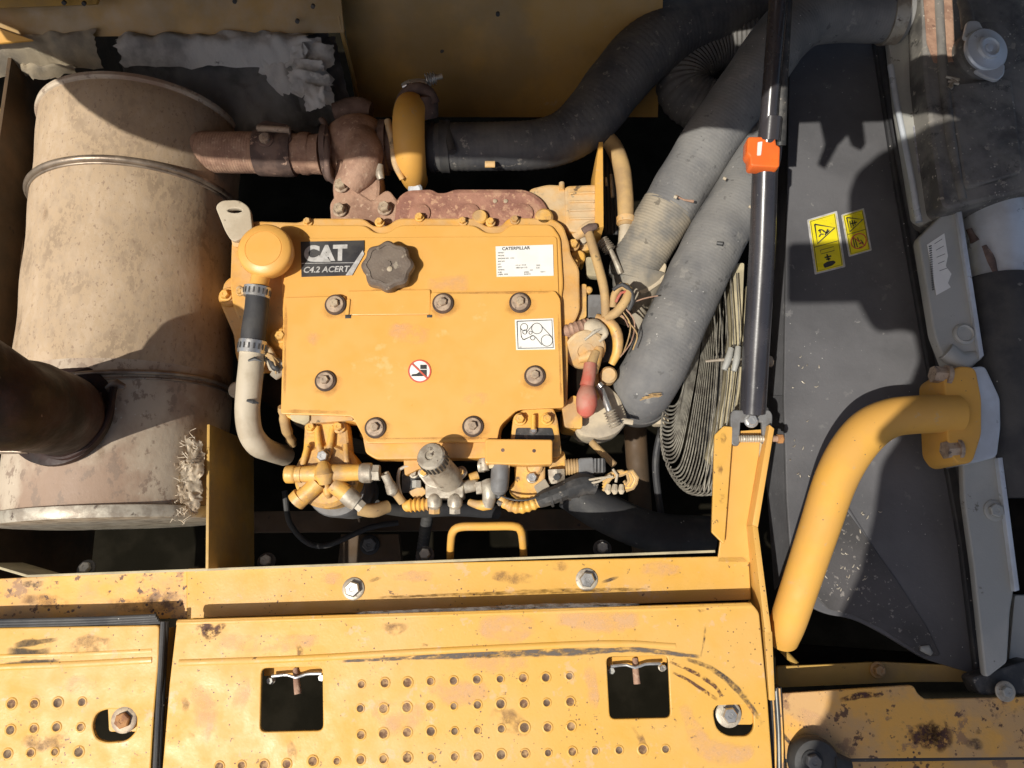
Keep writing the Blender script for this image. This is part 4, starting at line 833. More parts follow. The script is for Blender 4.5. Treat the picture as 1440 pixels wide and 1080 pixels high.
0 and tube('bottom_edge', [(1150, 900, ZS - 30, 4), (1220, 912, ZS - 20, 4), (1300, 938, ZS - 6, 4), (1384, 955, ZS, 4)], M['shroud_dk'], t, seg=12)
disc('rusty_bolt', 1080, 508, -96, [(9, -10), (9, 3), (7, 6), (3, 6)], M['bolt'], t, axis=V((.7, 0, .7)), seg=6)
for a, b in ((1300, 912),): tube('mud_splash', [(a - 6, b, ZS + 4, 4), (a + 4, b + 2, ZS + 4, 7), (a + 10, b + 8, ZS + 3, 3)], M['alu'], t, lump=1.0, squash=.4)
for i in range(70):
    a, b = random.choice(((1150, 790), (1218, 710), (1212, 660), (1200, 790), (1170, 830), (1125, 520), (1130, 640))); a += random.gauss(0, 14); b += random.gauss(0, 28)
    if b < 480 or a < 1112 or b > 842 or (b > 800 and a < 1150): continue
    c = P(a, b, ZS + .8); L = random.uniform(2, 6); an = random.uniform(0, 3.1)
    tube('paint_chip', [(a, b, ZS + 2.2, .5), (a + L * .5 * math.cos(an), b + L * .5 * math.sin(an) + 1, ZS + 2.2, .9), (a + L * math.cos(an), b + L * math.sin(an), ZS + 2.2, .4)], M['dirtyzinc'], t, seg=6)
# warning stickers
def sticker(corners, parent):
    """corners: tl, tr, br, bl in px. returns local mapping (u,v) -> px"""
    tl, tr, br, bl = corners
    def q(u, v): return (tl[0]*(1-u)*(1-v) + tr[0]*u*(1-v) + br[0]*u*v + bl[0]*(1-u)*v, tl[1]*(1-u)*(1-v) + tr[1]*u*(1-v) + br[1]*u*v + bl[1]*(1-u)*v)
    s = prism('warning_sticker', [q(0, 0), q(1, 0), q(1, 1), q(0, 1)], ZS + .9, .8, M['labelgrey'], parent, r=2, bevel=.1)
    prism('yellow_field', [q(.07, .03), q(.93, .03), q(.93, .97), q(.07, .97)], ZS + 1.3, .4, M['sticker'], s, r=1.5, bevel=.05)
    L = lambda st, w: lines('print', [[q(u, v) for u, v in line] for line in st], ZS + 1.35, w, 'ink', s)
    return s, q, L
s, q, L = sticker(((1135, 309), (1177, 296.5), (1189, 375), (1146, 386)), t)
L([[(.10, .05), (.9, .05), (.9, .95), (.10, .95), (.1, .05)], [(.1, .52), (.9, .52)]], .9)
L([[(.22, .12), (.85, .28), (.22, .47), (.22, .12)]], 2.4)
L([[(.3, .25), (.42, .25), (.5, .29)], [(.3, .36), (.38, .32), (.46, .34)], [(.5, .36), (.62, .27)], [(.55, .34), (.66, .30)], [(.36, .23), (.36, .3)], [(.46, .28), (.58, .34)]], 2.0)
L([[(.28, .60), (.72, .60), (.72, .67), (.28, .67), (.28, .60)]], .8)
L([[(.47, .70), (.5, .82)], [(.38, .75), (.6, .75)], [(.42, .79), (.56, .79)]], 2.2); prism('print', [q(.3, .86), q(.45, .83), q(.66, .84), q(.72, .88), q(.6, .92), q(.34, .93)], ZS + 1.7, .3, M['ink'], s, r=2, bevel=.05)
s, q, L = sticker(((1183, 302), (1215, 292.5), (1226, 352), (1194, 361)), t)
L([[(.10, .05), (.9, .05), (.9, .95), (.10, .95), (.1, .05)], [(.1, .49), (.9, .49)]], .9)
L([[(.2, .1), (.86, .25), (.22, .44), (.2, .1)]], 2.0)
L([[(.3, .2), (.32, .36)], [(.4, .2), (.42, .34)], [(.5, .22), (.5, .32)], [(.3, .27), (.6, .27)]], 1.6)
lines('print', [[q(.52 + .33 * math.cos(a / 4), .71 + .17 * math.sin(a / 4)) for a in range(0, 26)], [q(.3, .58), q(.76, .86)]], ZS + 1.4, 1.6, 'rustbolt' if 0 else 'inkred', s)
L([[(.3, .6), (.32, .86)], [(.38, .62), (.42, .84)], [(.5, .62), (.52, .7), (.62, .7), (.7, .8)], [(.52, .78), (.68, .76)], [(.48, .86), (.7, .86)]], 1.5)

# ================================================================== RADIATOR SIDE
t = thing('radiator', 'dirty black radiator top tank with filler neck and bright pressure cap at the upper right', 'radiator', P(1350, 160, -30))
prism('top_tank', [(1300, -30), (1450, -40), (1500, 240), (1452, 262), (1330, 290), (1316, 200), (1304, 100)], -18, 130, M['tank'], t, r=10, bevel=7)
prism('tank_top_plate', [(1338, 120), (1420, 112), (1436, 240), (1360, 262)], -12, 10, M['tank'], t, r=8, bevel=5)
tube('tank_bead', [(1318, -20, -20, 7), (1324, 80, -18, 7), (1336, 190, -18, 7), (1352, 282, -22, 7)], M['tank'], t, lump=.1)
tube('tank_bead', [(1350, 278, -26, 7), (1440, 262, -26, 7)], M['tank'], t, lump=.1)
disc('filler_neck', 1380, 78, -14, [(40, -10), (38, 2), (34, 6), (33, 22), (37, 24)], M['tank'], t, axis=V((.1, -.1, 1)))
tube('overflow_nipple', [(1362, 40, 4, 9), (1358, 14, 6, 8), (1352, 0, 4, 6)], M['tank'], t)
capc = P(1387, 70, 22); kk = K(1387, 70, 22)
ca = V((.12, -.1, 1))
cap = link('pressure_cap', lathe_mesh([(27*kk, -8), (31*kk, -5), (32*kk, 0), (30*kk, 3), (19*kk, 4), (17*kk, 5), (16*kk, 9), (13*kk, 10), (12*kk, 7), (6*kk, 6), (5*kk, 8), (1, 8.5)], capc, ca, 48, start=X), M['alupipe'], t)
prism('cap_ear', [(1357, 52), (1362, 30), (1376, 30), (1384, 46), (1372, 58)], 22, 7, M['alupipe'], cap, r=5, bevel=2)
prism('cap_ear', [(1394, 98), (1412, 90), (1411, 104), (1402, 112), (1386, 106), (1372, 98)], 20, 7, M['alupipe'], cap, r=5, bevel=2)
for i in range(7): tube('crust', [(1336 + random.uniform(-6, 6), 108 + i * 2, -8, 3), (1344 + random.uniform(-6, 8), 112 + i * 2, -6, 2)], M['dirtyzinc'], t, lump=1, seg=9)
t = thing('upper_side_plate', 'grey aluminium radiator side plate with a scuffed faded sticker', 'side plate', P(1290, 200, -60))
prism('plate', [(1246, 10), (1302, 6), (1306, 110), (1322, 220), (1340, 292), (1300, 314), (1288, 306), (1262, 150)], -58, 14, M['alu'], t, r=4, bevel=2)
tube('edge_highlight', [(1252, 92, -56, 4), (1262, 150, -56, 4), (1280, 240, -56, 4), (1292, 312, -56, 4.5)], M['alupipe'], t, seg=12)  # highlight along the plate edge, put in as a brighter strip
prism('faded_sticker', [(1284, 178), (1305, 160), (1309, 180), (1312, 212), (1306, 230), (1298, 232), (1292, 244)], -57, .7, M['stickgrey'], t, bevel=.1)
prism('rusty_lit_patch', [(1298, -20), (1338, -20), (1342, 60), (1344, 86), (1314, 88), (1304, 60)], -16.5, 1.5, M['rust'], t, r=3)  # rust colour cut to the sunlit patch, its light put into the tone
t = thing('lower_side_plate', 'grey aluminium radiator bracket with torn white barcode label', 'side plate', P(1335, 400, -40))
prism('plate', [(1294, 336), (1338, 292), (1350, 290), (1382, 500), (1374, 506), (1352, 520), (1334, 516), (1316, 470)], -44, 18, M['alu'], t, r=6, bevel=3)
sheet('edge_highlight', [P(1344, 290, -38), P(1351, 289, -38), P(1384, 500, -38), P(1378, 504, -38)], V((0, 0, -30)), M['alupipe'], t, bevel=1)  # sky reflection on the edge put into a bright bluish colour
lab = prism('torn_label', [(1304, 344), (1328, 328), (1333, 360), (1330, 374), (1338, 385), (1333, 398), (1337, 404), (1317, 415)], -43, .7, M['white'], t, bevel=.1)
lines('barcode', [[(1306 + .245 * j * 1 + 0, 347 + j * 3.2), (1310 + .2 * j, 345.5 + j * 3.2)] for j in range(20)], -42.9, 1.6, 'ink', lab)
lines('print', [[(1314, 343), (1325, 336)], [(1316, 352), (1327, 346)], [(1317, 362), (1329, 357)], [(1319, 371), (1328, 367)], [(1321, 381), (1332, 377)]], -42.9, .7, 'ink', lab)
disc('boss', 1355, 470, -44, [(16, -2), (15, 3), (12, 5), (10, 3), (2, 3)], M['alu'], t)
tube('corner_pad', [(1330, 494, -44, 14), (1350, 508, -46, 15), (1372, 500, -48, 8)], M['alu'], t, squash=.7)
t = thing('intercooler_pipe', 'pale blue-grey metal pipe stub with a brown smear, entering a black hose', 'pipe', P(1400, 360, -70))
tube('stub', [(1395, 282, -78, 40), (1400, 330, -78, 41), (1406, 404, -78, 41)], M['alupipe'], t, seg=48)
tube('paper_wrap', [(1440, 290, -66, 26), (1446, 395, -66, 26)], M['pale'], t, seg=24) 
tube('smear_of_dirt', [(1384, 345, -36, 4), (1394, 365, -36, 5), (1402, 388, -38, 3)], M['rustdark'], t, seg=12, squash=.25, lump=.8)
tube('hose', [(1404, 398, -80, 50), (1412, 480, -80, 52), (1424, 580, -84, 53), (1440, 700, -90, 53)], M['rubber'], t, seg=48, step=10)
tube('side_tape', [(1362, 322, -60, 5), (1370, 340, -60, 6)], M['rustdark'], t, lump=.6)
t = thing('side_channel', 'tall grey steel side channel below the pipe flange at the right edge', 'side plate', P(1390, 780, -60))
prism('plate', [(1356, 648), (1406, 640), (1428, 800), (1418, 860), (1414, 930), (1388, 950), (1372, 800), (1358, 700)], -62, 12, M['alu'], t, r=4, bevel=3)
sheet('edge_highlight', [P(1403, 644, -54), P(1410, 643, -54), P(1434, 830, -54), P(1427, 832, -54)], V((0, 0, -40)), M['alupipe'], t, bevel=1)  # edge highlight of the channel put into a brighter colour
hexbolt(t, 1398, 718, -62, 10, 'alu', 15, 'alu', h=6)
prism('side_panel', [(1428, 838), (1500, 838), (1500, 950), (1418, 950)], -110, 40, M['alu'], t, r=3)
prism('black_side', [(1412, 600), (1520, 600), (1520, 840), (1432, 840)], -130, 40, M['block'], t)
prism('foot_clamp', [(1370, 955), (1450, 930), (1460, 975), (1380, 975)], -70, 30, M['blackplastic'], t, r=4, bevel=3); hexbolt(t, 1413, 972, -62, 8, 'alu', 14, 'dirtyzinc', h=6)

# yellow coolant pipe with its flange
t = thing('yellow_coolant_pipe', 'bent yellow steel coolant pipe rising to a two bolt flange at the right', 'pipe', P(1200, 680, -30))
tube('pipe', [(1100, 898, -92, 22), (1109, 872, -66, 24.5), (1128, 815, -46, 25.5), (1153, 740, -36, 27), (1173, 680, -30, 28.5), (1194, 638, -28, 29.5), (1221, 605, -28, 29.5), (1252, 588, -30, 27.5), (1290, 583, -34, 27), (1345, 582, -38, 27)], M['pipe'], t, seg=48, step=5)
f1 = P(1350, 582, -44)
prism('flange', [(1330, 530), (1350, 517), (1370, 519), (1378, 560), (1378, 610), (1366, 648), (1348, 650), (1336, 634)], -26, 70, M['pipe'], t, r=7, bevel=3)
prism('gasket_flange', [(1366, 519), (1384, 517), (1404, 560), (1405, 600), (1400, 640), (1372, 648), (1366, 648)], -34, 70, M['alupipe'], t, r=5, bevel=3)
tube('bolt', [(1311, 526, -34, 12), (1330, 528, -34, 12)], M['washer'], t, seg=6, squash=1); tube('bolt_washer', [(1328, 528, -34, 15), (1334, 529, -34, 15)], M['washer'], t, seg=28)
tube('bolt', [(1328, 633, -34, 13), (1346, 632, -34, 13)], M['washer'], t, seg=6); tube('bolt_washer', [(1344, 632, -34, 15), (1349, 632, -34, 15)], M['washer'], t, seg=28)
prism('plate_corner', [(1392, 520), (1400, 515), (1384, 488), (1376, 500)], -40, 10, M['alupipe'], t, r=1) if 0 else None

# ================================================================== FUEL FILTER HEAD
t = thing('fuel_filter_head', 'yellow cast fuel filter head with pipe ports, below the left of the cover', 'fuel filter', P(455, 660, -30))
prism('mount_plate', [(432, 594), (484, 593), (489, 640), (494, 664), (480, 672), (432, 672), (424, 656), (430, 630)], -22, 30, M['cast'], t, r=6, bevel=4)
tube('mount_rib', [(446, 600, -18, 4), (448, 625, -16, 5), (452, 640, -16, 5)], M['cast'], t); tube('mount_rib', [(468, 600, -18, 4), (464, 625, -16, 5), (462, 640, -16, 5)], M['cast'], t)
tube('side_rail', [(433, 625, -14, 4), (428, 645, -12, 4.5), (424, 660, -14, 4)], M['cast'], t); tube('side_rail', [(486, 625, -14, 4), (487, 645, -12, 4.5), (490, 660, -14, 4)], M['cast'], t)
for a, b in ((438, 601), (477, 601)): hexbolt(t, a, b, -18, 6.5, 'cast', 9, 'cast', h=8)
hexbolt(t, 455, 642, -8, 8, 'zinc', 10, 'cast', h=8, name='bleed_screw')
disc('body', 459, 668, -20, [(44, -60), (46, -30), (46, -4), (40, 3), (20, 6), (4, 6)], M['cast'], t, seg=56)
disc('filter_can', 472, 684, -64, [(40, -120), (43, -8), (41, 0)], M['greyplastic'], t)
tube('port_pipe', [(424, 667, -4, 11), (455, 666, -2, 13), (506, 664, -4, 11.5)], M['cast'], t, seg=26)
tube('port_collar', [(401, 667, -4, 10.5), (403, 667, -4, 12.5), (414, 667, -4, 12.5), (416, 667, -4, 11), (424, 667, -4, 12)], M['cast'], t, seg=26, step=2)
tube('port_nut', [(506, 665, -4, 12), (510, 665, -4, 14), (522, 665, -4, 14), (524, 665, -4, 12)], M['dirtyzinc'], t, seg=24, step=2); tube('port_nut', [(523, 665, -4, 12), (534, 665, -4, 12)], M['dirtyzinc'], t, seg=6)
tube('oblique_port', [(448, 678, -4, 12), (436, 690, -6, 12), (420, 704, -10, 12.5)], M['cast'], t, seg=26); tube('port_rim', [(424, 698, -9, 14), (416, 706, -11, 14)], M['cast'], t, seg=26)
tube('oblique_port', [(468, 680, -4, 12), (486, 694, -8, 13)], M['cast'], t, seg=26)
tube('port_nut', [(486, 694, -8, 13), (495, 702, -10, 13.5), (502, 707, -12, 12)], M['dirtyzinc'], t, seg=24); tube('port_nut', [(501, 706, -12, 9), (510, 714, -14, 9)], M['dirtyzinc'], t, seg=6)
tube('hub', [(455, 652, 0, 8), (456, 668, 6, 14), (458, 680, 2, 9)], M['cast'], t, lump=.1)
tube('cast_web', [(458, 680, -8, 5), (461, 694, -10, 6), (462, 700, -14, 3)], M['cast'], t)
tube('brown_hose', [(505, 716, -60, 9), (525, 718, -70, 10), (545, 712, -85, 9)], M['tanhose'], t)
# ------------------------------------------------------------------ priming pump
t = thing('priming_pump', 'fuel priming pump with a knurled grey knob standing proud below the cover', 'pump', P(620, 665, -20))
a = (P(604, 640, 62) - P(630, 672, -12))
tube('barrel', [(631, 674, -12, 20), (624, 664, 10, 19), (614, 652, 36, 18)], M['dirtyzinc'], t, seg=36)
kk = K(606, 641, 60)
link('knob', lathe_mesh([(18.5*kk, -26), (20*kk, -24), (20.5*kk, -3), (18*kk, 0), (8*kk, .5), (7*kk, -2), (3*kk, -2), (2.5*kk, 0), (.5, 0)], P(605, 640, 60), a, 48), M['dirtyzinc'], t)
for i in range(22):
    ax_ = a.normalized(); e1 = ax_.orthogonal().normalized(); e2 = ax_.cross(e1); an = 2 * math.pi * i / 22
    n_ = e1 * math.cos(an) + e2 * math.sin(an); tt = ax_.cross(n_); c_ = P(605, 640, 60) - ax_ * 12 + n_ * 20.2 * kk
    sheet('knurl', [c_ - tt * 1.3 - ax_ * 7, c_ + tt * 1.3 - ax_ * 7, c_ + tt * 1.3 + ax_ * 7, c_ - tt * 1.3 + ax_ * 7], n_ * 1.2, M['blackplastic'], t, bevel=0)
prism('flange', [(588, 664), (597, 658), (640, 662), (650, 656), (656, 664), (640, 680), (618, 686), (602, 682)], -10, 8, M['dirtyzinc'], t, r=5, bevel=2.5)
for a_, b_ in ((596, 665), (648, 664)): hexbolt(t, a_, b_, -8, 5, 'cast', 6, 'dirtyzinc', h=5)
prism('valve_block', [(600, 676), (650, 676), (650, 698), (600, 699)], -22, 40, M['dirtyzinc'], t, r=2, bevel=2)
for xx, mt in ((611, 'dirtyzinc'), (640, 'dirtyzinc')):
    tube('fitting', [(xx, 697, -30, 8), (xx, 702, -28, 10.5), (xx, 710, -28, 10.5), (xx, 713, -30, 8)], M[mt], t, seg=26, step=2)
    tube('fitting_nut', [(xx, 712, -30, 8.5), (xx, 722, -32, 8.5)], M['cast' if xx < 620 else mt], t, seg=6)
tube('corrugated_tube', [(571, 712, -34, 6), (576, 711, -32, 8.5), (602, 709, -32, 8.5)], M['cast'], t, seg=22, rib=(6, 1.3), step=1)
tube('side_stub', [(652, 685, -26, 9), (668, 682, -28, 9), (672, 682, -28, 7)], M['dirtyzinc'], t, seg=20)
tube('stub_brass', [(660, 672, -26, 6), (672, 668, -28, 6)], M['cast'], t, seg=14)
t = thing('black_wire_bracket', 'small dark bracket with bolt left of the priming pump', 'bracket', P(575, 680, -40))
tube('frame', [(566, 705, -34, 2.5), (560, 680, -30, 2.5), (562, 660, -28, 2.5), (570, 656, -28, 2.5), (588, 658, -30, 2.5)], M['dirtyzinc'], t)
prism('plate', [(566, 662), (590, 662), (590, 690), (566, 692)], -44, 6, M['blackplastic'], t, r=3); hexbolt(t, 582, 666, -42, 5, 'dirtyzinc', 7, 'dirtyzinc'); tube('bolt', [(586, 676, -36, 7), (586, 686, -36, 7)], M['alu'], t, seg=6)
prism('shim', [(575, 692), (592, 684), (600, 692), (586, 702)], -40, 6, M['dustyyel'], t, r=2); hexbolt(t, 536, 640, -40, 5, 'zinc', 6, 'zinc', h=8)
t = thing('open_tube_sensor', 'grey open-ended tube pointing up left between filter head and pump', 'tube', P(552, 680, -20))
tube('tube', [(541, 666, -4, 6.5), (550, 684, -14, 6.5)], M['dirtyzinc'], t, seg=20, hollow=.65); tube('collar', [(548, 680, -12, 7.5), (552, 690, -18, 9), (556, 692, -20, 7)], M['dirtyzinc'], t, seg=20); tube('tail', [(554, 690, -20, 6), (566, 706, -30, 6)], M['tanhose'], t)

# ------------------------------------------------------------------ bracket group right
t = thing('injection_pump', 'yellow injection pump body with upright bracket bolted below the cover right side', 'pump', P(740, 650, -40))
prism('rear_bracket', [(724, 586), (744, 574), (776, 574), (782, 590), (788, 640), (718, 640)], -16, 12, M['cast'], t, r=6, bevel=2.5)
for a_, b_ in ((731, 590), (769, 590)): hexbolt(t, a_, b_, -12, 6.5, 'cast', 9, 'cast', h=8)
tube('bracket_rib', [(750, 584, -8, 3.5), (750, 604, -8, 3.5)], M['cast'], t); prism('bracket_pocket', [(726, 602), (776, 602), (780, 618), (724, 618)], -14.5, 1.5, M['blackplastic'], t, r=3, bevel=.3)
disc('pocket_stud', 750, 606, -12, [(5, -4), (5, 3), (3, 5)], M['zinc'], t, seg=14)
box = prism('guard_box', [(684, 619), (775, 620), (775, 651), (742, 652), (684, 650)], 12, 26, M['cover'], t, r=2, bevel=2)
for a_, b_ in ((707, 633), (751, 634)): disc('rivet_hole', a_, b_, 12, [(2.6, -.5), (2.6, .35), (.5, .35)], M['rustdark'], box, seg=14)
prism('pump_body', [(726, 648), (764, 648), (764, 676), (770, 686), (756, 697), (730, 697), (718, 688), (727, 676)], -22, 60, M['cast'], t, r=4, bevel=3)
disc('round_port', 750, 656, -18, [(13, -20), (13, 3), (10, 5), (8, 3)], M['cast'], t, axis=V((0, -.3, 1)))
hexbolt(t, 748, 672, -20, 7, 'zinc', 8, 'dirtyzinc', h=7, name='nut'); tube('hex_plug', [(782, 660, -24, 13), (783, 680, -26, 13)], M['dirtyzinc'], t, seg=6); disc('plug_socket', 783, 671, -10, [(5, -2), (5, 1), (4, 1)], M['ink'], t, seg=6)
prism('pump_wing', [(770, 640), (792, 636), (796, 656), (786, 668), (776, 662)], -30, 20, M['cast'], t, r=3, bevel=2)
prism('sealed_tag', [(752, 684), (766, 674), (772, 684), (758, 696)], -10, 5, M['hose_dust'], t, r=1, ) 
tube('side_fitting', [(674, 655, -20, 9), (682, 655, -18, 9)], M['dirtyzinc'], t, seg=20); tube('side_fitting', [(680, 645, -14, 7), (682, 662, -14, 7)], M['dirtyzinc'], t, seg=16)
tube('elbow_fitting', [(684, 676, -12, 8), (688, 690, -10, 10), (688, 702, -14, 10), (686, 712, -18, 8)], M['dirtyzinc'], t, seg=22); tube('elbow_nut', [(676, 678, -16, 9), (678, 694, -16, 9)], M['dirtyzinc'], t, seg=6)
tube('brass_elbow', [(690, 700, -16, 8), (686, 710, -18, 9), (672, 710, -22, 7), (660, 706, -28, 5)], M['cast'], t, lump=.2)
t = thing('solenoid', 'black cylindrical stop solenoid under the yellow guard box', 'solenoid', P(703, 675, -5))
tube('coil', [(704, 654, -6, 11), (704, 657, -4, 13), (702, 688, -6, 12.5), (702, 691, -8, 10)], M['greyplastic'], t, seg=30, step=3); tube('plug', [(703, 688, -8, 8), (703, 700, -10, 8)], M['blackplastic'], t, seg=20)
tube('cover_strap', [(688, 656, 0, 3), (702, 654, 5, 3), (716, 656, 0, 3)], M['pale'], t, squash=.5)
tube('chrome_ball', [(703, 704, -6, 3), (703, 707, -4, 5), (703, 710, -6, 3)], M['zinc'], t, seg=16)
t = thing('yellow_conduit', 'yellow corrugated conduit sagging between solenoid and black connector', 'conduit', P(730, 708, -10))
tube('conduit', [(704, 700, -8, 6), (714, 710, -8, 7.5), (732, 714, -8, 8), (752, 708, -8, 8), (764, 702, -8, 8)], M['cast'], t, seg=22, rib=(8, .8), step=1.5)
tube('black_wire', [(706, 698, 0, 1.4), (722, 703, 4, 1.4), (742, 703, 4, 1.4), (758, 698, 2, 1.4)], M['blackplastic'], t, seg=7)
t = thing('black_connector', 'dusty black multi pin harness connector lying diagonally', 'connector', P(800, 690, -5))
tube('plug_half', [(757, 705, -8, 10), (764, 702, -6, 11.5), (790, 692, -4, 13), (798, 689, -4, 13)], M['blackplastic'], t, seg=10, lump=.1); tube('socket_half', [(797, 689, -4, 15), (822, 681, -4, 15.5), (838, 684, -6, 13)], M['blackplastic'], t, seg=10, lump=.12)
for i in range(5): tube('collar_rib', [(772 + i * 12, 700 - i * 4.4, -6, 14), (775 + i * 12, 699 - i * 4.4, -6, 14)], M['blackplastic'], t, seg=12)
tube('white_wire', [(824, 676, 6, 1.7), (838, 673, 8, 1.7), (862, 670, 6, 1.7)], M['beige'], t, seg=8); tube('white_wire', [(826, 680, 6, 1.7), (842, 677, 8, 1.7), (858, 668, 6, 1.7)], M['beige'], t, seg=8)
t = thing('grey_sensor_plug', 'grey square sensor plug on a brown threaded ring', 'sensor', P(830, 655, -20))
tube('threaded_ring', [(795, 657, -20, 11), (815, 656, -20, 11)], M['tanhose'], t, seg=28, rib=(4, .6), step=1); prism('plug', [(815, 646), (833, 645), (834, 665), (816, 666)], -8, 24, M['greyplastic'], t, r=2, bevel=2)
prism('plug_latch', [(833, 646), (850, 645), (851, 663), (834, 664)], -12, 20, M['blackplastic'], t, r=2, bevel=1.5)
for xx in (836, 841, 846): prism('latch_rib', [(xx, 645), (xx + 2, 645), (xx + 2, 664), (xx, 664)], -10, 4, M['greyplastic'], t, bevel=.3)
tube('supply_pipe', [(832, 622, -60, 5), (848, 638, -50, 5), (864, 654, -44, 5)], M['tanhose'], t)
t = thing('yellow_wire_bundle', 'bundle of yellow brown wires doubled back in a tight curl at its right end', 'wire bundle', P(875, 670, -5))
for j in range(5):
    o_ = j * 2.8
    tube('wire', [(848, 690 - o_ * 1.5, -6, 2), (860, 672 - o_ * .6, 0, 2), (874, 664 - o_ * .5 + 4, 4, 2.4), (889 - o_ * .6, 662 + o_ * .4, 4, 2.6), (896 - o_, 672 + o_ * .3, 2, 3), (890 - o_ * .7, 686 - o_ * .4, -2, 3), (880 - o_ * .2, 690 - o_ * 1.2, -4, 2.6)], M['cast' if j % 2 else 'tanhose'], t, seg=8)
tube('tie', [(862, 660, 6, 2), (868, 668, 9, 2), (866, 678, 6, 2)], M['beige'], t, seg=8)
for i in range(3): tube('frayed_end', [(856 + i * 9, 682, -2, 2.5), (854 + i * 10, 690, 0, 3.5), (856 + i * 9, 694, -2, 2)], M['cream'], t, lump=1, seg=9)

# ================================================================== LOWER FRAME
t = thing('handle', 'yellow bent rod grab handle behind the front rail', 'handle', P(685, 770, -80))
tube('rod', [(633, 795, -120, 5), (634, 765, -84, 5.4), (637, 748, -64, 5.8), (648, 741, -58, 6), (680, 740, -57, 6), (722, 740, -58, 6), (732, 746, -64, 5.8), (735, 762, -84, 5.4), (737, 793, -120, 5)], M['pipe'], t, seg=22, step=4)
t = thing('partition_plate', 'upright yellow sheet metal partition between muffler and engine', 'partition', P(290, 700, -80))
wallsheet('plate', (291, 597), (289, 800), -26, -210, 4, M['brownyel'], t)
t = thing('front_rail', 'long yellow folded rail with two bright hex bolts below the engine', 'rail', P(520, 820, -66))
ZR = -70
prism('left_section', [(-60, 818), (130, 809), (262, 803), (262, 868), (-60, 877)], ZR, 6, M['deckdirty'], t, bevel=1.5)
prism('right_section', [(264, 801), (1046, 783), (1052, 790), (1055, 842), (272, 868), (264, 870)], ZR + 4, 6, M['deck'], t, r=2, bevel=1.5)
a_, b_ = P(38, 812, ZR + 8), P(1006, 777, ZR + 8)
wallsheet('upright_flange', (38, 812), (1006, 777), ZR + 9, ZR - 70, 3.5, M['pale'], t)
wallsheet('upright_flange', (-20, 795), (38, 812), ZR + 9, ZR - 70, 3.5, M['pale'], t)
if 0: prism('flange_floor', [(-40, 700), (300, 700), (300, 806), (38, 816), (-40, 800)], ZR - 240, 6, M['block'], t)
for a_, b_, in ((497, 828), (825, 815)):
    hexbolt(t, a_, b_, ZR + 4, 11, 'zinc', 15.5, 'dirtyzinc', h=9, name='rail_bolt')
    mark('scratch', [(a_ + 20, b_ + 4 if a_ > 600 else b_ - 10, 1.6), (a_ + 34, b_ if a_ > 600 else b_ - 14, 3), (a_ + 46 if a_ > 600 else a_ + 40, b_ - 4 if a_ > 600 else b_ - 15, 1)], ZR + 4, 'soot', t)
for a_, b_ in ((122, 800), (375, 790), (598, 781), (847, 772)): hexbolt(t, a_, b_, ZR - 40, 8, 'alu', 13, 'blackplastic', h=7, axis=V((0, .35, 1)), name='inner_bolt')
for pts, mt in (([(690, 810, 5), (720, 812, 10), (750, 815, 6)], 'brownmark'), ([(550, 812, 4), (580, 810, 8), (610, 812, 8)], 'pinkwear'), ([(30, 842, 6), (70, 845, 10), (100, 850, 4)], 'brownmark'), ([(190, 843, 5), (235, 840, 9), (255, 838, 5)], 'brownmark'), ([(30, 820, 3), (48, 822, 6), (62, 820, 3)], 'soot'), ([(450, 812, 6), (475, 815, 10), (480, 822, 5)], 'pinkwear'), ([(150, 850, 8), (200, 852, 10), (250, 850, 8)], 'brownmark'), ([(900, 800, 6), (930, 800, 12), (960, 802, 5)], 'pinkwear'), ([(775, 795, 5), (790, 796, 8), (800, 795, 4)], 'brownmark')):
    mark('wear_mark', pts, ZR + (4 if pts[0][0] > 262 else 0), mt, t)

ZD = -22
def foldz(yb, dz, width):       # raised band above the fold line at world y yb(x)
    return None
t = thing('main_step_plate', 'large yellow anti slip step plate with two square openings in the foreground', 'step plate', P(650, 970, ZD))
outl = [(250, 873), (1056, 849), (1066, 862), (1078, 985), (1100, 1300), (210, 1320), (240, 960)]
h1 = [(366, 938), (455, 936), (456, 1029), (364, 1031)]; h2 = [(851, 922), (941, 920), (945, 1011), (856, 1013)]
slot = [(1000, 1002), (1002, 992), (1028, 988), (1058, 991), (1061, 1002), (1062, 1032), (1050, 1038), (1024, 1037), (1008, 1028)]
slot = [(1001, 1003), (1006, 990), (1055, 989), (1061, 996), (1062, 1026), (1052, 1037), (1022, 1037), (1006, 1026)]
pl_ = prism('plate', outl, ZD, 6, M['deck'], t, r=[3, 6, 4, 1, 0, 0, 1], holes=[h1, h2, slot], hr=9, bevel=1.6)
# pressed ridge along the plate
tube('pressed_ridge', [(252, 932, ZD - 1, 5), (420, 926, ZD - 1, 5), (620, 915, ZD - 1, 5), (850, 905, ZD - 1, 5), (950, 908, ZD - 1, 4)], M['deck'], t, seg=16, step=15, squash=.55)
tube('pressed_ridge', [(250, 912, ZD - 2, 4), (500, 900, ZD - 2, 4), (800, 890, ZD - 2, 4), (1050, 886, ZD - 2, 4)], M['deck'], t, seg=16, step=15, squash=.4)
tube('folded_edge', [(250, 876, ZD - 4, 5), (650, 864, ZD - 4, 5), (1056, 852, ZD - 4, 5)], M['deck'], t, seg=12, step=30)
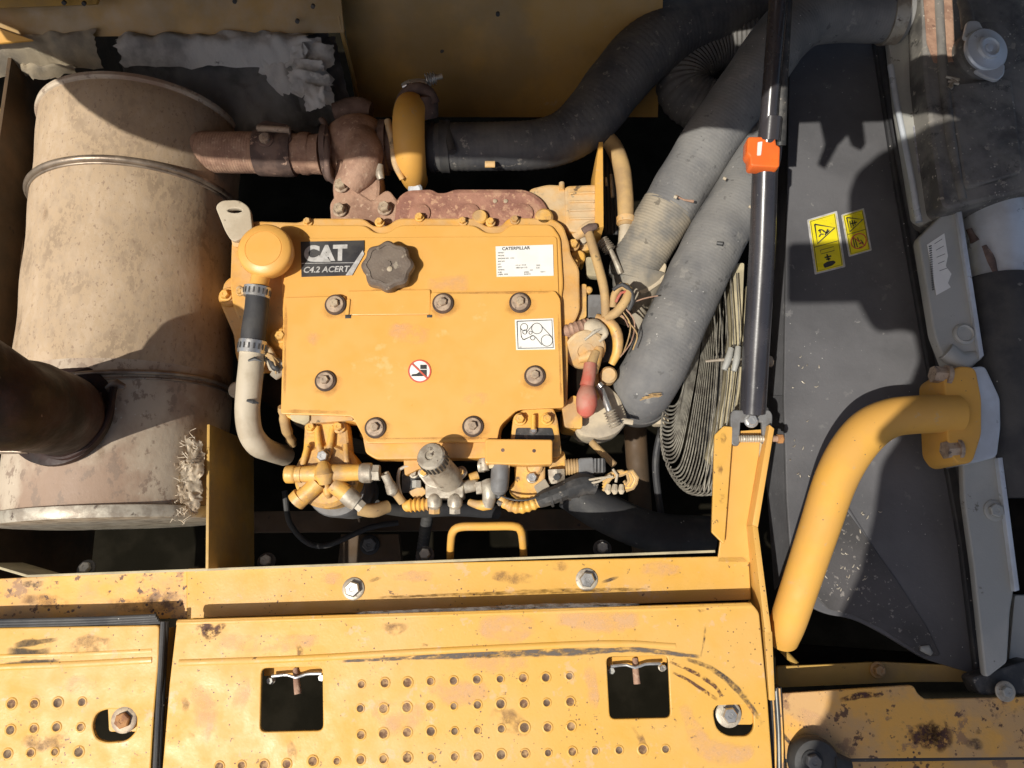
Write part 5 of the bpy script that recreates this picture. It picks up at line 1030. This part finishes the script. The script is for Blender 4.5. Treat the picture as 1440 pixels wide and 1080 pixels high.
# anti slip studs
def stud_mesh():
    prof = [(8.2, -.6), (7.4, .25), (6.2, .7), (5.4, .75)]
    me = lathe_mesh(prof, V((0, 0, 0)), Z, 20); bm = bmesh.new(); bm.from_mesh(me)
    cap_ = [f for f in bm.faces if len(f.verts) > 4 and f.calc_center_median().z > 0]
    r_ = bmesh.ops.inset_region(bm, faces=cap_, thickness=.3, depth=0)
    for f in cap_:
        f.material_index = 1
        for v in f.verts: v.co.z = .1
    for v in bm.verts: v.co *= MM
    bm.to_mesh(me); bm.free(); me.polygons.foreach_set('use_smooth', [True] * len(me.polygons)); me.materials.append(M['deck']); me.materials.append(M['studpit']); return me
M['studpit'] = mat('stud_pit_rust', (.17, .09, .05), (.40, .25, .12), n=170, mixlo=.42, mixhi=.62, rough=.85, bump=.6, bn=400)
STUD = stud_mesh(); STUD_B = STUD.copy(); STUD_B.materials[1] = mat('stud_pit_dull', (.25, .17, .10), (.12, .075, .05), n=150, mixlo=.4, mixhi=.6, rough=.85, bump=.6, bn=400)
def studs(rows_, parent, z):
    for (x0, y0, x1, y1, n_) in rows_:
        for i in range(n_):
            u = i / max(1, n_ - 1); p = P(x0 + (x1 - x0) * u, y0 + (y1 - y0) * u, z)
            p += V((random.uniform(-.7, .7), random.uniform(-.7, .7), 0)); o = bpy.data.objects.new('stud', random.choice((STUD, STUD, STUD_B))); COL.objects.link(o); o.parent = parent; o.location = (p - ORG[parent.name]) * MM
            o.rotation_euler = (0, 0, random.uniform(0, 6)); s_ = random.uniform(.78, 1.12); o.scale = (s_, s_, random.uniform(.8, 1.2))
studs([(508, 962, 800, 951, 10), (507, 997, 802, 987, 10), (507, 1033, 803, 1021, 10), (308, 1078, 403, 1074, 4), (440, 1071, 904, 1054, 15), (936, 1053, 936, 1053, 1), (472, 1105, 905, 1090, 14)], t, ZD)
studs([(838, 1056, 838, 1056, 1)], t, ZD) if 0 else None
for pts, mt in (([(275, 880, 5), (290, 884, 10), (300, 890, 9), (318, 876, 4)], 'rustmark'), ([(292, 880, 3), (294, 892, 6), (292, 902, 3)], 'rustmark'), ([(590, 903, 2), (597, 908, 6), (592, 915, 5)], 'rustmark'),
    ([(480, 930, 2), (560, 926, 3), (640, 922, 5), (700, 919, 6), (800, 917, 6), (850, 915, 4), (900, 914, 4), (985, 924, 3)], 'scrape'), ([(500, 862, 2), (650, 857, 3), (780, 852, 4), (900, 850, 2)], 'scrape'),
    ([(960, 925, 3), (1000, 940, 4), (1035, 968, 5), (1060, 1000, 4), (1075, 1025, 3)], 'soot'), ([(940, 930, 2), (975, 945, 3), (1005, 965, 3), (1015, 980, 3)], 'rustmark'), ([(945, 945, 2), (970, 958, 2.5), (1010, 985, 2.5)], 'rustmark'),
    ([(992, 880, 1.5), (990, 900, 1.8), (985, 925, 1.5)], 'soot'), ([(980, 852, 4), (986, 855, 8), (992, 856, 5)], 'rustmark'), ([(670, 880, 10), (700, 885, 22), (740, 884, 18), (755, 880, 8)], 'pinkwear'), ([(650, 930, 8), (700, 935, 14), (745, 932, 8)], 'pinkwear'),
    ([(535, 880, 5), (555, 885, 9), (575, 880, 4)], 'brownmark'), ([(825, 935, 5), (830, 950, 10), (835, 985, 9), (832, 1000, 4)], 'pinkwear'), ([(690, 1000, 8), (720, 1015, 16), (745, 1030, 8)], 'brownmark'), ([(700, 1008, 1.5), (712, 1014, 3), (722, 1018, 1.5)], 'soot'),
    ([(960, 990, 8), (990, 1050, 16), (1040, 1060, 14), (1060, 1050, 6)], 'pinkwear'), ([(300, 900, 12), (380, 905, 14), (450, 900, 8)], 'pinkwear'), ([(270, 960, 10), (290, 1000, 18), (280, 1050, 12)], 'pinkwear'), ([(520, 990, 10), (560, 1010, 24), (600, 1000, 10)], 'pinkwear'), ([(330, 1000, 10), (340, 980, 14), (345, 950, 6)], 'pinkwear'),
    ([(418, 905, 3), (422, 915, 5), (421, 930, 4)], 'rustmark'), ([(265, 1030, 3), (270, 1036, 5), (271, 1042, 3)], 'soot'), ([(255, 980, 3), (262, 990, 6), (258, 1002, 4)], 'brownmark'), ([(890, 1020, 3), (902, 1040, 6), (905, 1065, 5)], 'brownmark'), ([(405, 1040, 4), (412, 1060, 7), (410, 1075, 4)], 'brownmark'), ([(600, 960, 10), (640, 975, 20), (690, 970, 12)], 'pinkwear'), ([(780, 870, 10), (850, 875, 16), (900, 872, 10)], 'pinkwear')):
    mark('wear_mark', pts, ZD, mt, t)
# latches seen in the openings
def latch(x, y, label):
    q = thing('latch', label, 'latch', P(x, y, -50), 'latches under the square openings')
    prism('plate', [(x - 44, y - 9), (x + 44, y - 12), (x + 44, y - 2), (x - 44, y + 2)], -44, 5, M['pipe'], q, bevel=1)
    tube('spring_strip', [(x - 34, y + 3, -36, 2.2), (x - 12, y + 1, -36, 2), (x, y + 5, -34, 2), (x + 14, y, -36, 2), (x + 36, y - 1, -36, 2.2)], M['zinc'], q, seg=10, squash=.6)
    tube('pin', [(x, y - 8, -44, 4), (x + 1, y + 10, -40, 4.5), (x + 3, y + 28, -38, 5)], M['rust'], q, seg=14)
    hexbolt(q, x - 34, y + 8, -46, 5, 'alu', 6, 'dirtyzinc'); hexbolt(q, x + 38, y + 4, -46, 5, 'zinc', 6, 'dirtyzinc')
latch(416, 948, 'latch with rusty pin seen in the left square opening'); latch(893, 934, 'latch with rusty pin seen in the right square opening')
hexbolt_t = thing('slot_bolt', 'bright hex bolt with dark washer in the right slot of the main step plate', 'bolt', P(1024, 1004, -30))
hexbolt(hexbolt_t, 1024, 1004, -26, 11, 'zinc', 18, 'dirtyzinc', h=10, name='bolt_head'); rect('tab', 1040, 1010, 46, 34, -30, 6, M['pipe'], hexbolt_t, r=3) if 0 else prism('mount_tab', [(1018, 980), (1058, 980), (1058, 1018), (1018, 1018)], -29, 5, M['deck'], hexbolt_t, r=3)

t = thing('left_step_plate', 'yellow anti slip step plate at the lower left corner with a dirty hand smear', 'step plate', P(110, 980, ZD))
ZL = -30
hl = [(127, 1020), (134, 1001), (150, 995), (182, 996), (195, 1005), (193, 1030), (178, 1044), (148, 1046), (133, 1040)]
prism('plate', [(-300, 890), (222, 881), (221, 930), (214, 1010), (196, 1310), (-300, 1310)], ZL, 7, M['deck'], t, r=[1, 4, 1, 1, 1, 1], holes=[hl], hr=12, bevel=2)
tube('pressed_ridge', [(-50, 940, ZL - 1, 5), (100, 934, ZL - 1, 5), (214, 928, ZL - 1, 5)], M['deck'], t, seg=16, step=15, squash=.5)
tube('pressed_ridge', [(-50, 924, ZL - 1, 4), (100, 920, ZL - 1, 4), (214, 915, ZL - 1, 4)], M['deck'], t, seg=16, step=15, squash=.4)
sheet('right_flange', [P(222, 886, ZL - 3), P(209, 1110, ZL - 3), P(212, 1110, ZL - 3), P(226, 886, ZL - 3)], V((0, 0, -45)), M['brownyel'], t)
studs([(16, 990, 115, 987, 4), (14, 1026, 113, 1022, 4), (10, 1060, 110, 1057, 4), (8, 1096, 107, 1092, 4)], t, ZL)
for pts, mt in (([(18, 908, 3), (35, 905, 6), (60, 902, 4), (82, 899, 3)], 'oilmark'), ([(8, 918, 8), (22, 918, 9), (45, 918, 5), (72, 915, 5)], 'oilmark'), ([(2, 936, 3), (25, 935, 6), (55, 932, 5), (85, 930, 3)], 'oilmark'), ([(105, 934, 2), (140, 932, 4), (175, 930, 3), (212, 930, 4)], 'soot'), ([(42, 990, 4), (50, 984, 9), (56, 978, 6)], 'soot'),
    ([(75, 988, 5), (82, 992, 7), (84, 986, 4)], 'soot'), ([(95, 915, 8), (120, 906, 14), (160, 905, 9)], 'brownmark'), ([(90, 960, 8), (110, 965, 14), (140, 975, 8)], 'pinkwear'), ([(30, 1040, 8), (60, 1045, 12), (100, 1040, 8)], 'brownmark'), ([(76, 1062, 4), (80, 1068, 8), (84, 1062, 4)], 'rustmark')):
    mark('wear_mark', pts, ZL, mt, t)
q = thing('recessed_bolt', 'rusty hex bolt recessed in the hole of the left step plate', 'bolt', P(175, 1013, -40))
prism('mount_tab', [(152, 985), (200, 985), (205, 1028), (154, 1028)], -36, 5, M['deck'], q, r=3); hexbolt(q, 175, 1012, -32, 11, 'rustbolt', 18, 'bolt', h=6, name='bolt_head')
t = thing('rubber_seal', 'black ribbed rubber seal around the left step plate top and right edges', 'seal', P(110, 872, -14))
for i in range(4): tube('seal_lip', [(-50, 886 - i * 4, -36 + i * 1, 3), (120, 881 - i * 3.6, -36 + i, 3), (226 - i * 2, 875 - i * 3, -36 + i, 3)], M['rubber'], t, seg=10, step=20)
for i in range(2): tube('side_lip', [(230 + i * 4, 874, -30 - 14 * i, 4), (224 + i * 4, 980, -30 - 14 * i, 4), (218 + i * 4, 1100, -30 - 14 * i, 4)], M['rubber'], t, seg=10, step=20)
t = thing('gap_pin', 'short steel pin crossing the gap between the two step plates', 'pin', P(232, 983, -60)); tube('pin', [(222, 983, -60, 3), (244, 984, -60, 3)], M['dirtyzinc'], t)
# understructure
if 0: prism('under_deck', [(-80, 930), (1088, 900), (1090, 1140), (-80, 1140)], -330, 20, M['block'], None, label='black frame floor below the step plates', cat='frame')

# ================================================================== LOWER RIGHT
t = thing('right_deck', 'dirty yellow deck edge at the bottom right with a dark notch', 'deck plate', P(1260, 1020, -60))
ZQ = -62
prism('plate', [(1094, 977), (1284, 965), (1289, 976), (1300, 985), (1750, 974), (1750, 1062), (1094, 1066)], ZQ, 6, M['deckdirty'], t, r=[1, 6, 8, 6, 1, 1, 1], bevel=1.5)
prism('lower_step', [(1092, 1070), (1750, 1064), (1750, 1300), (1092, 1300)], ZQ - 14, 6, M['deckdirty'], t, bevel=1.5)
tube('folded_edge', [(1094, 1068, ZQ - 4, 4), (1300, 1066, ZQ - 4, 4), (1500, 1063, ZQ - 4, 4)], M['shroud_dk'], t, step=30)
prism('rear_ledge', [(1094, 938), (1240, 932), (1470, 942), (1470, 958), (1284, 958), (1094, 966)], ZQ - 60, 8, M['brownyel'], t, r=2)
tube('ledge_rib', [(1092, 905, ZQ - 90, 4), (1120, 935, ZQ - 70, 5)], M['brownyel'], t); hexbolt(t, 1234, 942, ZQ - 58, 8, 'cast', 11, 'cast', h=8)
prism('upper_ledge', [(1094, 905), (1280, 918), (1430, 950), (1430, 958), (1094, 940)], ZQ - 130, 8, M['block'], t, r=2)
for pts, mt in (([(1276, 1035, 10), (1300, 1034, 18), (1330, 1036, 20), (1342, 1036, 10)], 'rustmark'), ([(1290, 1030, 8), (1310, 1032, 14), (1330, 1030, 10)], 'oilmark'), ([(1355, 1042, 4), (1368, 1046, 9), (1385, 1048, 5)], 'soot'), ([(1370, 1030, 3), (1376, 1028, 5), (1380, 1032, 3)], 'rustmark'), ([(1180, 985, 3), (1210, 978, 5), (1240, 978, 3)], 'rustmark'), ([(1350, 990, 6), (1353, 1005, 9), (1352, 1015, 5)], 'pinkwear'), ([(1095, 1025, 3), (1115, 1050, 3), (1130, 1064, 3)], 'soot'), ([(1120, 1000, 10), (1150, 1020, 16), (1160, 1040, 8)], 'pinkwear')):
    mark('wear_mark', pts, ZQ, mt, t)
t = thing('edge_channel', 'narrow scuffed yellow channel between the step plate and the right deck', 'channel', P(1090, 1030, -40))
prism('web', [(1083, 968), (1098, 968), (1104, 1110), (1086, 1110)], -50, 30, M['shroud_dk'], t, bevel=1.5)
for i in range(3): tube('worn_edge', [(1086 + i * 5, 968, -48, 1.6), (1090 + i * 5, 1030, -48, 1.6), (1091 + i * 5, 1100, -48, 1.6)], M['alu' if i % 2 else 'deckdirty'], t, seg=8, step=20, lump=.6)
t = thing('black_bumper', 'black rubber bumper with a hex bolt at the bottom right edge', 'bumper', P(1148, 1070, -30))
disc('base', 1148, 1074, -34, [(34, -20), (35, -6), (31, 2), (20, 5), (14, 5)], M['rubber'], t); tube('base_ear', [(1165, 1074, -44, 20), (1192, 1078, -50, 12)], M['rubber'], t)
hexbolt(t, 1142, 1070, -30, 11, 'greyplastic', 15, 'blackplastic', h=8)

# ================================================================== RAISED HOOD (unseen, above the frame; outline and holes shaped to cast the shade)

HY, HZ, HK = 745.0, 40.0, 1.0
def onhood(px, py, z):
    p = P(px, py, z); t_ = ((HY - p.y) - HK * (p.z - HZ)) / (-SD.y - HK * SD.z) ; return p - SD * t_
def hood_piece(name, pts, mt, par, holes=()):
    """pts in hood plane -> slab 6 mm thick. local axes: x, and s up the slope"""
    n = V((0, HK, 1)).normalized(); sx = V((0, -1, HK)).normalized() if HK == 1 else V((0, -HK, 1)).normalized(); o = V((0, HY, HZ))
    loc = lambda q: ((q - o).x, (q - o).dot(sx))
    me = flat([[loc(q) for q in pts]] + [[loc(q) for q in h] for h in holes], 0, 6, .5)
    for v in me.vertices: v.co = o + X * v.co.x + sx * v.co.y + n * (v.co.z + 6)
    return link(name, me, mt, par, smooth=30)
hood = thing('engine_hood', 'unseen raised engine hood, its outline shaped to shade the far side of the bay', 'hood', V((0, HY, HZ)))
edge = [(-60, 5, 20), (0, 36, 30), (32, 62, 0), (80, 114, 42), (118, 150, 50), (160, 181, 52), (205, 203, 48), (270, 219, 0), (360, 226, -14), (440, 228, -14), (500, 226, -6), (585, 218, 0), (700, 222, -20), (770, 226, -22), (880, 196, 0),
        (985, 177, 8), (1055, 184, 0), (1112, 174, -120), (1153, 172, -120), (1160, 205, -120), (1150, 232, -120), (1160, 238, -120), (1178, 205, -120), (1192, 190, -120), (1197, 205, -120), (1210, 212, -120), (1216, 205, -120), (1212, 172, -120), (1262, 169, -110), (1330, 172, -60), (1380, 175, -20), (1800, 170, -20)]  # edge and finger shapes traced back from the shadow line
pts = [onhood(*e) for e in edge]
far = [V((pts[-1].x + 50, HY, HZ)), V((-1700, HY, HZ)), V((-1700, pts[0].y, pts[0].z))]
holes = [[onhood(a, b, z) for a, b, z in h] for h in ([(1278, -14, -18), (1338, -14, -18), (1341, 30, -18), (1342, 84, -18), (1282, 84, -30)], [(1018, 26, 0), (1060, 20, 0), (1056, 44, 0), (1022, 46, 0)])]  # openings added to let the sunlit patches through
hood_piece('hood_skin', pts + far, M['screen'], hood, holes)

# ================================================================== PHOTOGRAPHER (above the lens; only the shadow falls into the picture)
ZP = CC.z + 14
def onp(px, py, z, zz):
    p = P(px, py, z); return p - SD * ((zz - p.z) / -SD.z)
me = flat([rounded([onp(a, b, -120, ZP).xy for a, b in ((1107, 345), (1270, 339), (1274, 424), (1107, 427))], 9)], ZP + 8, 8, 1)
ph = link('phone', me, M['blackplastic'], None, label='black phone held level over the engine bay, seen only by its oblong shadow', cat='phone')
body = [(1214, 262), (1226, 232), (1300, 205), (1420, 185), (1750, 185), (1750, 1300), (1060, 1300), (1126, 1082), (1158, 1018), (1188, 975), (1200, 880), (1232, 812), (1252, 730), (1262, 655), (1296, 606), (1246, 584), (1300, 548), (1318, 500), (1308, 452), (1276, 446), (1250, 452), (1236, 428), (1222, 400), (1216, 330)]
me = flat([rounded([onp(a, b, -90, ZP + 60).xy for a, b in body], 14)], ZP + 110, 90, 12)
link('person', me, M['cloth'], None, label='photographer in dark clothes leaning over the right side of the bay', cat='person')

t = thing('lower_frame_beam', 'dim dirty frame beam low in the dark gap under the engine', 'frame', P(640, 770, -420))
prism('beam', [(330, 720), (900, 716), (900, 742), (330, 748)], -420, 60, M['wallshade'], t); prism('web', [(480, 752), (560, 752), (566, 812), (474, 812)], -380, 20, M['wallshade'], t)
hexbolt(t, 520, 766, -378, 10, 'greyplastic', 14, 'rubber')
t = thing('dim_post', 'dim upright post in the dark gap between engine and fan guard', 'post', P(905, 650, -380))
tube('post', [(893, 600, -380, 16), (905, 780, -400, 16)], M['wallshade'], t, seg=14); tube('line', [(930, 600, -300, 5), (922, 660, -320, 5), (935, 760, -340, 5)], M['rubber'], t, seg=10)
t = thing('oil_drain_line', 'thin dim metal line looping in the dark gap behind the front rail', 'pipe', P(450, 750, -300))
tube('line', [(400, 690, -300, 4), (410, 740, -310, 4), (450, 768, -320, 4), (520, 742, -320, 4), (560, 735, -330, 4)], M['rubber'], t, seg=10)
